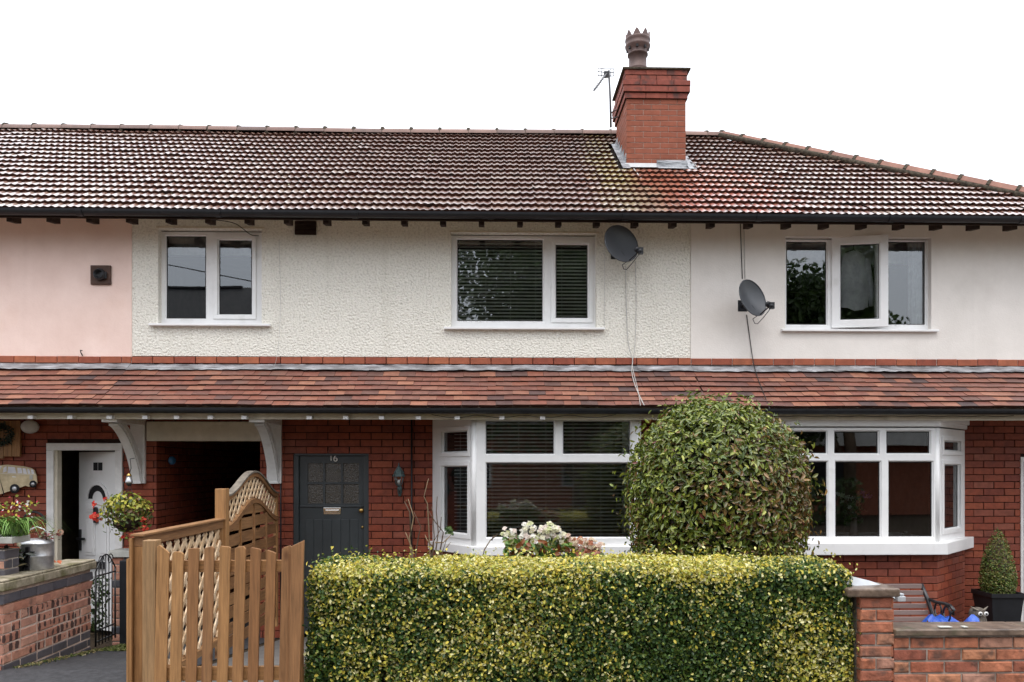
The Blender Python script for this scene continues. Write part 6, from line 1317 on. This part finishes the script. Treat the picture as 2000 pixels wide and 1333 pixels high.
for (fx, fy, s_) in ((187, 1010, 9), (183, 985, 5), (284, 1032, 6), (262, 1045, 7), (205, 975, 4), (240, 1050, 4), (280, 1015, 5)):
    c = at(fx, fy, HYb - .05); n = 16; P = np.array([tuple(c)] * n) + rng.normal(0, 1, (n, 3)) * s_ * kk * .45; leafobj('flower', P, np.tile([0, -1., .2], (n, 1)), np.full(n, s_ * kk * .9), .8, pick([(.75, .08, .05), (.80, .16, .10), (.62, .04, .04)], n), M['petal'], hb_, flop=.4)
    m = MB(); m.tube([bc2 + Vector((0, 0, .02)), bc2.lerp(c, .6) + Vector((0, 0, .03)), c], .003, 4); m.build('stem', M['stem'], hb_)
lt = thing('hanging_lantern', 'little brass topped lantern hanging between bracket and flower basket', 'lantern', hk_)
m = MB(); m.tube([hk_ + Vector((0, .1, .01)), hk_, at(256, 915, HYb), at(253, 925, HYb)], .004, 5); m.build('hook', M['black_iron'], lt)
b0 = at(252, 935, HYb); m = MB(); m.lathe([(.001, .055), (.012, .05), (.022, .035), (.025, .02), (.001, .018)], b0, 10); m.build('cap', M['brass'], lt); m = MB(); m.lathe([(.024, .0195), (.034, -.03), (.034, -.045), (.001, -.045)], b0, 10); m.build('shade', M['galv'], lt); m = MB(); m.lathe([(.028, -.0455), (.02, -.07), (.001, -.072)], b0, 10); m.build('base', M['black'], lt)
# small blue enamel disc and red/blue bits in the passage mouth
c = at(331, 900, .2); m = MB(); m.M = Matrix.Translation((PS[0] + .035, c.y + .12, c.z)) @ Matrix.Rotation(R(55), 4, 'Z') @ Matrix.Rotation(R(90), 4, 'X'); m.lathe([(.001, 0), (.045, 0), (.045, .01), (.001, .012)], n=16); m.M = None; solo(m, 'round_sign', M['blue_sign'], 'small round blue disc on the passage side wall', 'sign', (PS[0] + .035, c.y, c.z))

# satellite dishes
def dish(px, py, wpx, hpx, Y, label, arm_to, seed):
    c = at(px, py, Y); k = (Y + 8.5) / F; t = thing('satellite_dish', label, 'satellite dish', (c.x, -.01, c.z), 'dark satellite dishes')
    n = 28; ax = Vector((.50, -.92, .24)).normalized(); up = Vector((0, 0, 1)); sx_ = up.cross(ax).normalized() * -1; uy = ax.cross(sx_) * -1
    if uy.z < 0: uy = -uy
    tw = R(-24); s2 = sx_ * math.cos(tw) + uy * math.sin(tw); u2 = -sx_ * math.sin(tw) + uy * math.cos(tw)
    rw_, rh_ = wpx * k / 2, hpx * k / 2; rings = []
    for j in range(7):
        q = j / 6; rings.append([c + s2 * rw_ * q * math.cos(2 * math.pi * i / n) + u2 * rh_ * q * math.sin(2 * math.pi * i / n) - ax * .055 * (1 - q * q) for i in range(n)])
    m = MB(); vs = [rings[0][0]] + [p for r__ in rings[1:] for p in r__]; fs = [(0, 1 + i, 1 + (i + 1) % n) for i in range(n)]
    for j in range(5): fs += [(1 + j * n + i, 1 + (j + 1) * n + i, 1 + (j + 1) * n + (i + 1) % n, 1 + j * n + (i + 1) % n) for i in range(n)]
    m.add(vs, fs, True); m.add([v - ax * .006 for v in vs], [tuple(reversed(f)) for f in fs], True); m.build('reflector', M['dish'], t)
    m = MB(); m.tube(rings[6] + [rings[6][0]], .0055, 6, cap=False); m.build('rim', M['dish'], t)
    low = c - u2 * rh_ * .96; tip = at(*arm_to, Y - .18); 
    m = MB(); m.tube([c - ax * .06 - u2 * .05, low - ax * .02, tip], .008, 6); m.build('arm', M['black'], t)
    m = MB(); d = (c - tip).normalized(); m.tube([tip - d * .03, tip + d * .02], .020, 10); m.tube([tip + d * .0201, tip + d * .045], .030, 12); m.box(tip.x - .01, tip.x + .035, tip.y - .02, tip.y + .02, tip.z - .035, tip.z + .03); m.build('receiver', M['black'], t)
    m = MB(); m.tube([c - ax * .065, Vector((c.x - .02, -.05, c.z - .03)), Vector((c.x - .02, -.003, c.z - .03))], .018, 8); m.box(c.x - .07, c.x + .03, -.012, -.002, c.z - .09, c.z + .03); m.build('wall_mount', M['black'], t)
    m = MB(); e = at(px + 4, py + hpx * .5 + 12, Y - .03); m.tube([tip + Vector((.0, 0, -.03)), tip.lerp(e, .5) + Vector((.01, 0, -.03)), e + Vector((.03, 0, -.005)), e, e + Vector((-.01, .03, .05)), low + Vector((0, .03, .01))], .004, 5); m.build('lead', M['black_cable'], t)
    return t
dish(1214, 476, 82, 76, -.28, 'dark oval satellite dish above the cream wall beside the two light window', (1249, 490), 1)
dish(1470, 582, 68, 76, -.28, 'dark oval satellite dish on the plain grey rendered wall', (1505, 597), 2)
def cable(name, pts, m_, label, r=.005, Yd=None):
    P = [at(p[0], p[1], p[2]) for p in pts]; c = MB(); Q = []
    for i in range(len(P) - 1):
        for k in range(3): Q.append(P[i].lerp(P[i + 1], k / 3))
    Q.append(P[-1])
    # smooth
    for _ in range(2): Q = [Q[0]] + [(Q[i - 1] + Q[i] * 2 + Q[i + 1]) / 4 for i in range(1, len(Q) - 1)] + [Q[-1]]
    c.tube(Q, r, 5); return solo(c, name, m_, label, 'cable', P[0])
cable('cable', [(1222, 520, -.012), (1223, 600, -.012), (1226, 680, -.012), (1238, 702, -.04), (1232, 722, -.14), (1240, 755, -.42), (1258, 792, -.80)], M['grey_cable'], 'grey cable dropping from the cream wall dish over the porch tiles', .0045)
cable('cable', [(1241, 510, -.012), (1243, 600, -.012), (1240, 690, -.012), (1234, 706, -.04), (1236, 724, -.15), (1246, 760, -.45), (1251, 793, -.80)], M['grey_cable'], 'paler cable running down beside the first dish cable', .0035)
cable('cable', [(1446, 437, -.014), (1448, 500, -.014), (1450, 545, -.014)], M['black_cable'], 'black cable between the eaves and the grey wall dish', .005)
cable('cable', [(1453, 440, -.014), (1455, 545, -.014)], M['grey_cable'], 'thin grey cable beside the black one above the lower dish', .004)
cable('cable', [(1458, 615, -.014), (1463, 650, -.014), (1469, 695, -.016), (1472, 712, -.05), (1478, 735, -.22), (1492, 770, -.55), (1505, 803, -.82)], M['black_cable'], 'cable from the lower dish over the string course and porch tiles', .0045)
cable('cable', [(1238, 330, .93), (1262, 362, .42), (1294, 392, .02), (1297, 404, -.15), (1286, 417, -.34)], M['grey_cable'], 'pale cable snaking down the roof tiles from the chimney to the gutter', .006)
cable('cable', [(1345, 312, 1.25), (1385, 345, .72), (1425, 378, .22), (1470, 400, -.12), (1512, 413, -.33)], M['grey_cable'], 'pale cable crossing the tiles towards the hip side gutter', .006)
cable('cable', [(290, 410, -.50), (330, 417, -.50), (400, 428, -.42), (440, 432, -.20), (462, 437, -.03), (480, 452, -.03), (492, 461, -.02), (505, 461, .05)], M['black_cable'], 'black cable looping from the gutter to the small window', .0045)
cable('cable', [(1180, 643, -.004), (1181, 560, -.012), (1181, 460, -.012)], M['grey_cable'], 'hair thin clipped cable beside the blind window frame', .0018)
cable('cable', [(545, 470, -.012), (549, 600, -.012), (543, 700, -.02), (530, 728, -.12), (540, 716, -.06)], M['grey_cable'], 'faint thin cable down the cream wall beside the small window', .0018)
cable('string_lights', [(1500 + i * 30, 812 + (3 if i % 2 else 0), -.745) for i in range(17)], M['black_cable'], 'black string of fairy lights along the porch fascia', .0035)
cable('string_lights', [(843 + i * 30, 813 + (3 if i % 3 else -3), -.745) for i in range(13)], M['black_cable'], 'loose black wire sagging along the fascia over the blind window', .003)
# TV aerial
AY = 1.55; ae = thing('tv_aerial', 'television aerial on a thin mast fixed to the chimney side', 'aerial', at(1193, 248, AY))
m = MB(); m.tube([at(1193, 249, AY), at(1192, 200, AY), at(1189, 138, AY)], .014, 7); m.build('mast', M['alu'], ae)
m = MB(); m.tube([at(1189.5, 139, AY), at(1180, 150, AY - .15), at(1160, 177, AY - .5)], .011, 5); m.build('boom', M['alu'], ae)
for i in range(9):
    s = i / 8; c = at(1178, 152, AY - .15).lerp(at(1160, 177, AY - .5), s); w = .12 - .045 * s; m = MB(); m.tube([c + Vector((-w, 0, -.01)), c + Vector((w * .7, 0, .02))], .0034, 4); m.build('element', M['alu'], ae)
for dz in (-7, 0, 7):
    m = MB(); m.tube([at(1167, 140 + dz, AY), at(1182, 142 + dz, AY + .05), at(1199, 142 + dz, AY)], .006, 4); m.build('reflector_bar', M['alu'], ae)
for px in (1168, 1175, 1193, 1198): m = MB(); m.tube([at(px, 134, AY), at(px, 150, AY)], .0045, 4); m.build('reflector_strut', M['alu'], ae)
m = MB(); c = at(1184, 146, AY - .05); m.box(c.x - .03, c.x + .03, c.y - .03, c.y + .03, c.z - .03, c.z + .03); m.build('dipole_box', M['black'], ae)
m = MB(); m.tube([at(1193, 222, AY), at(1200, 216, AY), Vector((CX0, AY, at(1200, 214, AY).z))], .008, 5); m.tube([at(1193, 232, AY), Vector((CX0, AY, at(1200, 228, AY).z))], .008, 5); m.build('bracket', M['alu'], ae)

# ---------------------------------------------------------------- behind the glass
def blind(label, x0, x1, z0, z1, Y, pitch, tilt, cords, m_, th_=.0022, w=.025):
    t = thing('venetian_blind', label, 'blind', ((x0 + x1) / 2, Y, z1), 'venetian blinds')
    z = z1 - .02; m = MB(); m.box(x0, x1, Y - .012, Y + .012, z1 - .02, z1 + .005); m.build('headrail', m_, t)
    key = ('bl', round(x1 - x0, 3), tilt, m_.name, w)
    q = MB(); cs_, sn = math.cos(tilt) * w / 2, math.sin(tilt) * w / 2; L__ = x1 - x0
    A = [(0, -cs_, -sn), (0, 0, .0022), (0, cs_, sn)]; T_ = [(0, -cs_, -sn + th_), (0, 0, .0022 + th_), (0, cs_, sn + th_)]
    vs = A + T_ + [(L__, y, zz) for _, y, zz in A] + [(L__, y, zz) for _, y, zz in T_]
    q.add(vs, [(0, 1, 7, 6), (1, 2, 8, 7), (3, 9, 10, 4), (4, 10, 11, 5), (0, 6, 9, 3), (2, 5, 11, 8)]); me = q.mesh('slat', m_)
    k = 1
    while z1 - k * pitch > z0: place('slat', me, t, (x0, Y, z1 - k * pitch)); k += 1
    for cx_ in cords: m = MB(); m.tube([(cx_, Y - w / 2 - .001, z0 + .01), (cx_, Y - w / 2 - .001, z1)], .0014, 4); m.build('cord', m_, t)
    m = MB(); m.box(x0, x1, Y - .012, Y + .012, z0 - .004, z0 + .008); m.build('bottom_rail', m_, t); return t
yb = .150
blind('wide blind behind the larger upstairs pane under the chimney side', X(889, yb) - .05, X(1066, yb), Z(634, yb, 980), Z(462, yb, 980) + .03, yb, .0372, R(48), [X(p, yb) for p in (898, 949, 997, 1046)], M['slat'])
blind('narrow blind behind the opening upstairs pane under the first dish', X(1080, yb), X(1156, yb), Z(628, yb, 1110), Z(468, yb, 1110) + .03, yb, .0372, R(48), [X(p, yb) for p in (1097, 1145)], M['slat'])
yb = BYF + .10
blind('wide white blind across the front of the ground floor bay', X(950, yb), X(1243, yb), Z(1057, yb, 1100), Z(815, yb, 1100), yb, .0365, R(28), [X(p, yb) for p in (961, 1013, 1066, 1119, 1173, 1225)], M['slat_white'], .005)
bx_ = B1; yb2 = -.22; blind('slim white blind in the slanting side light of the bay', B1['wl'] + .24, B1['fl'] + .10, Z(1040, yb2, 890), Z(822, yb2, 890), yb2, .0365, R(6), [B1['wl'] + .30, B1['fl'] + .02], M['slat_white'], .003)
# inner sill board, vase, candle holders in the other bay
isl = MB(); isl.box(B2['fl'] - .05, B2['fr'] + .05, BYF + .075, WY, B2['zs'] + .0, B2['zs'] + .03)
isl.build('inner_sill', M['upvc'], b2)
isz = B2['zs'] + .03; vy_ = BYF + .13; vc = at(1668, 1050, vy_); vs_ = thing('flower_vase', 'glass vase of white and lilac flowers inside the bay window', 'vase', (vc.x, vy_, isz))
m = MB(); m.lathe([(.001, 0), (.045, 0), (.048, .01), (.034, .09), (.028, .20), (.030, .215), (.026, .21), (.001, .02)], (vc.x, vy_, isz), 14); m.build('vase', mat('smoky_pink_glass', (.42, .34, .38), .15, .6), vs_)
n = 150; P = np.stack([vc.x + rng.normal(0, .05, n), vy_ + rng.normal(0, .03, n), isz + .27 + rng.normal(0, .06, n)], 1); leafobj('foliage', P, rng.normal(0, 1, (n, 3)), rng.uniform(.03, .05, n), .4, pick([(.05, .10, .04), (.10, .15, .06)], n), M['leaf'], vs_)
for (px, py, cset) in ((1638, 965, 0), (1645, 968, 0), (1650, 972, 0), (1655, 972, 0), (1664, 974, 0), (1658, 990, 0), (1645, 980, 0), (1677, 965, 1), (1684, 963, 2), (1688, 970, 2), (1680, 977, 1), (1696, 970, 2)):
    c = at(px, py, vy_ - .03); n = 12; P = np.array([tuple(c)] * n) + rng.normal(0, .010, (n, 3)); leafobj('flower', P, np.tile([0, -1., .2], (n, 1)), np.full(n, .022), .8, pick([[(.80, .82, .80), (.7, .75, .72)], [(.70, .60, .25), (.62, .45, .35)], [(.35, .22, .55), (.5, .35, .6)]][cset], n), M['petal'], vs_, flop=.4)
    m = MB(); m.tube([(vc.x, vy_, isz + .18), tuple(c)], .002, 4); m.build('stem', M['stem'], vs_)
for px, lab in ((1569, 'small glass candle holder inside the bay behind the bush edge'), (1770, 'small glass candle holder inside the bay below the third light')):
    c = at(px, 1048, BYF + .14); t = thing('candle_holder', lab, 'candle holder', (c.x, BYF + .14, isz), 'candle holders on the bay sill'); m = MB(); m.box(c.x - .035, c.x + .035, BYF + .11, BYF + .17, isz, isz + .04); m.build('block', M['pale_stone'], t, bevel=.006); m = MB(); m.lathe([(.001, 0), (.018, 0), (.018, .03), (.001, .03)], (c.x, BYF + .14, isz + .0405), 10); m.build('cup', M['galv'], t)
# shirt and curtain in the upstairs window of the end house
sy = .20; sc_ = thing('hanging_shirt', 'pale blue shirt hanging behind the open upstairs casement', 'shirt', at(1668, 500, sy)); m = MB()
pr = [(1647, 500), (1655, 492), (1672, 490), (1688, 497), (1693, 520), (1695, 560), (1697, 600), (1690, 602), (1686, 605), (1670, 607), (1655, 603), (1643, 601), (1641, 560), (1641, 520)]
q = [at(a, b, sy) for a, b in pr]; n = len(q); cen = sum(q, Vector()) / n
for k in range(n): pass
m.add([tuple(cen + Vector((0, -.05, 0)))] + [tuple(p + Vector((0, .02 * math.sin(i * 2.3), 0))) for i, p in enumerate(q)], [(0, i + 1, (i + 1) % n + 1) for i in range(n)], True); m.add([tuple(cen + Vector((0, .07, 0)))] + [tuple(p + Vector((0, .02 * math.sin(i * 2.3), 0))) for i, p in enumerate(q)], [(0, (i + 1) % n + 1, i + 1) for i in range(n)], True); m.build('body', M['cloth'], sc_)
m = MB(); a = at(1694, 505, sy); b = at(1700, 560, sy); c = at(1703, 598, sy); m.tube([a, b, c], [.03, .035, .03], 8); m.build('sleeve', M['cloth'], sc_)
m = MB(); a = at(1667, 488, sy); m.tube([a + Vector((-.09, 0, -.03)), a, a + Vector((.09, 0, -.03))], .006, 5); m.tube([a, a + Vector((0, 0, .08))], .004, 5); m.build('hanger', M['black_iron'], sc_)
cy_ = .15; m = MB(); n = 40; x0, x1 = X(1774, cy_), X(1822, cy_) ; z0, z1 = Z(655, cy_, 1800), Z(462, cy_, 1800)
T_ = [(x0 + (x1 - x0) * i / n, cy_ + .02 * math.sin(i * .95) + .01 * math.sin(i * 2.1), z1) for i in range(n + 1)]; B_ = [(a + .004 * math.sin(i), b, z0) for i, (a, b, _) in enumerate(T_)]; m.strip(B_, T_, True)
o = solo(m, 'curtain', leafmat('voile', .8, .5, .1) if False else M['cloth'], 'white net curtain drawn to the side of the upstairs window', 'curtain', (x0, cy_, z0))
cl = MB(); x0, x1 = X(318, .3), X(330, .3)
# pale strips added behind the panes to lighten their tops
for H__, w__ in ((HM, W1), (HR, W3)):
    cv = MB(); cv.box(w__[0] - .1, w__[1] + .1, .30, .36, w__[3] - .20, w__[3] + .04); cv.build('pale_strip', M['cloth'], H__)
# ---------------------------------------------------------------- the other side of the street (seen in the windows)
def far_house(name, label, x0, x1, yf, yb_, ze, zr, wins, fascia=None, wallm=None, roofm=None, hip=0):
    t = thing(name, label, 'house', ((x0 + x1) / 2, yf, .3), 'houses across the street')
    m = MB(); m.box(x0, x1, yb_, yf, .25, ze); m.build('wall', wallm or M['far_brick'], t)
    m = MB(); ym = (yf + yb_) / 2; o = .35; v = [(x0 - o, yf + o, ze), (x1 + o, yf + o, ze), (x1 + o - hip, ym, zr), (x0 - o + hip, ym, zr), (x0 - o, yb_ - o, ze), (x1 + o, yb_ - o, ze)]
    m.add(v, [(0, 1, 2, 3), (5, 4, 3, 2), (0, 3, 4), (1, 5, 2), (0, 4, 5, 1)]); m.build('roof', roofm or M['dark_slate'], t)
    n = int((x1 - x0) / .45)
    for i in range(n):
        r = MB(); r.box(x0 - o + hip + i * .45, x0 - o + hip + i * .45 + .43, ym - .1, ym + .1, zr - .03, zr + .05)
        if x0 - o + hip + i * .45 < x1 + o - hip - .4: r.build('ridge_tile', M['dark_slate'], t)
    for (a, b, c, d) in wins:
        f = MB(); f.box(a, b, yf + .001, yf + .05, c, c + .07); f.box(a, b, yf + .001, yf + .05, d - .07, d); f.box(a, a + .07, yf + .001, yf + .05, c + .0705, d - .0705); f.box(b - .07, b, yf + .001, yf + .05, c + .0705, d - .0705); f.box((a + b) / 2 - .035, (a + b) / 2 + .035, yf + .001, yf + .05, c + .0705, d - .0705); w = f.build('window', M['white_paint'], t)
        p = MB(); p.box(a + .07, b - .07, yf + .002, yf + .012, c + .07, d - .07); p.build('pane', M['gasket'], w)
    if fascia: f = MB(); f.box(x0, x1, yf + .001, yf + .7, fascia[0], fascia[1]); f.build('fascia', M['white_paint'], t)
    return t
far_house('brick_house', 'two storey house with dark slate roof across the street from the small window', -24, -8.9, -20, -27, 5.2, 8.9, [(-11.5, -10, 3.6, 4.8), (-15, -13.5, 3.6, 4.8), (-11.8, -9.8, 1.1, 2.5)], hip=1.0)
far_house('brick_house', 'low brick house across the street reflected behind the blind window', -6.5, 5.5, -21, -27, 3.3, 5.6, [(-5, -3.4, 1.1, 2.4), (-1.5, 0, 1.1, 2.4), (2.5, 4, 1.1, 2.4)])
far_house('brick_house', 'brick house with white boarded band reflected in the vase window', 8.2, 20, -17.5, -24, 3.1, 5.3, [(9.9, 11.3, .9, 2.1), (14.8, 16.3, 1.0, 2.1)], fascia=(2.45, 2.85))
def tree(label, x, y, h, r, crown_lo, n, seed, cols, lobes=7):
    rs = np.random.default_rng(seed); random.seed(seed); t = thing('tree', label, 'tree', (x, y, .3), 'trees across the street')
    m = MB(); m.tube([(x, y, .2), (x + .1, y, h * .3), (x - .1, y + .1, h * .55), (x, y, h * .85)], [.22, .17, .11, .04], 8); m.build('trunk', M['bark'], t)
    C = []; 
    for i in range(lobes):
        a = rs.uniform(0, 6.28); q = rs.uniform(.15, .75); cz_ = rs.uniform(crown_lo + r * .35, h - r * .3); C.append((x + r * q * math.cos(a), y + r * q * math.sin(a), cz_, r * rs.uniform(.38, .6)))
    C.append((x, y, h - r * .42, r * .42))
    for c in C: m = MB(); m.tube([(x, y, max(1.2, c[2] - r * .9)), ((x + c[0]) / 2, (y + c[1]) / 2, c[2] - r * .3), c[:3]], [.08, .05, .02], 6); m.build('limb', M['bark'], t)
    P = []; Nn = []
    for c in C:
        k = int(n * (c[3] ** 2) / sum(q[3] ** 2 for q in C)); v = rs.normal(0, 1, (k, 3)); v /= np.linalg.norm(v, axis=1)[:, None]; P.append(np.array(c[:3]) + v * c[3] * (rs.random((k, 1)) ** .4) * (1 + .25 * rs.normal(0, 1, (k, 1)) * .6)); Nn.append(v)
    P = np.concatenate(P); Nn = np.concatenate(Nn); leafobj('crown', P, Nn, rs.uniform(.14, .26, len(P)), .45, pick(cols, len(P)) * rs.uniform(.7, 1.2, (len(P), 1)), M['leaf'], t, flop=.8, hang=.4)
gr = [(.05, .09, .02), (.07, .12, .03), (.035, .065, .018)]
tree('broad leafy tree across the street reflected in the blinds window', 2.5, -15.5, 9.9, 4.7, 1.6, 34000, 3, gr, 20)
tree('leafy tree with feathery top across the street near the end house', 10.0, -15.0, 7.7, 1.9, 1.8, 8000, 5, gr)
tree('shorter tree across the street beyond the feathery topped tree', 14.2, -14.5, 6.2, 1.7, 2.4, 5000, 8, gr, 5)
def far_hedge(x0, x1, y, h, lab):
    t = thing('hedge', lab, 'hedge', ((x0 + x1) / 2, y, .3), 'hedges across the street'); n = int((x1 - x0) * 500)
    P = np.stack([rng.uniform(x0, x1, n), y + rng.uniform(-.3, .3, n), .3 + rng.random(n) * h], 1); leafobj('foliage', P, rng.normal(0, 1, (n, 3)), rng.uniform(.09, .15, n), .55, pick(gr, n), M['leaf'], t)
far_hedge(-9, -1.5, -13.2, 1.3, 'dark hedge across the street opposite the grey door'); far_hedge(2.5, 9.5, -13.2, 1.2, 'dark hedge across the street opposite the bays')
wr_ = MB(); wr_.tube([(-24, -11.5, 10.0), (-12, -11.5, 7.60), (0, -11.5, 5.25), (12, -11.5, 3.4)], .014, 5); solo(wr_, 'overhead_wire', M['black_cable'], 'sloping telephone wire mirrored in the small upstairs window', 'wire', (-24, -11.5, 10.0))
tp = MB(); tp.tube([(-24, -11.5, .2), (-24, -11.5, 10.4)], [.15, .10], 10); solo(tp, 'telegraph_pole', M['bark'], 'tall wooden pole carrying the telephone wire', 'pole', (-24, -11.5, .2))
tp = MB(); tp.tube([(12, -11.5, .2), (12, -11.5, 3.6)], [.06, .05], 8); solo(tp, 'wire_post', M['bark'], 'short wooden post at the low end of the telephone wire', 'post', (12, -11.5, .2))
flush_pieces()
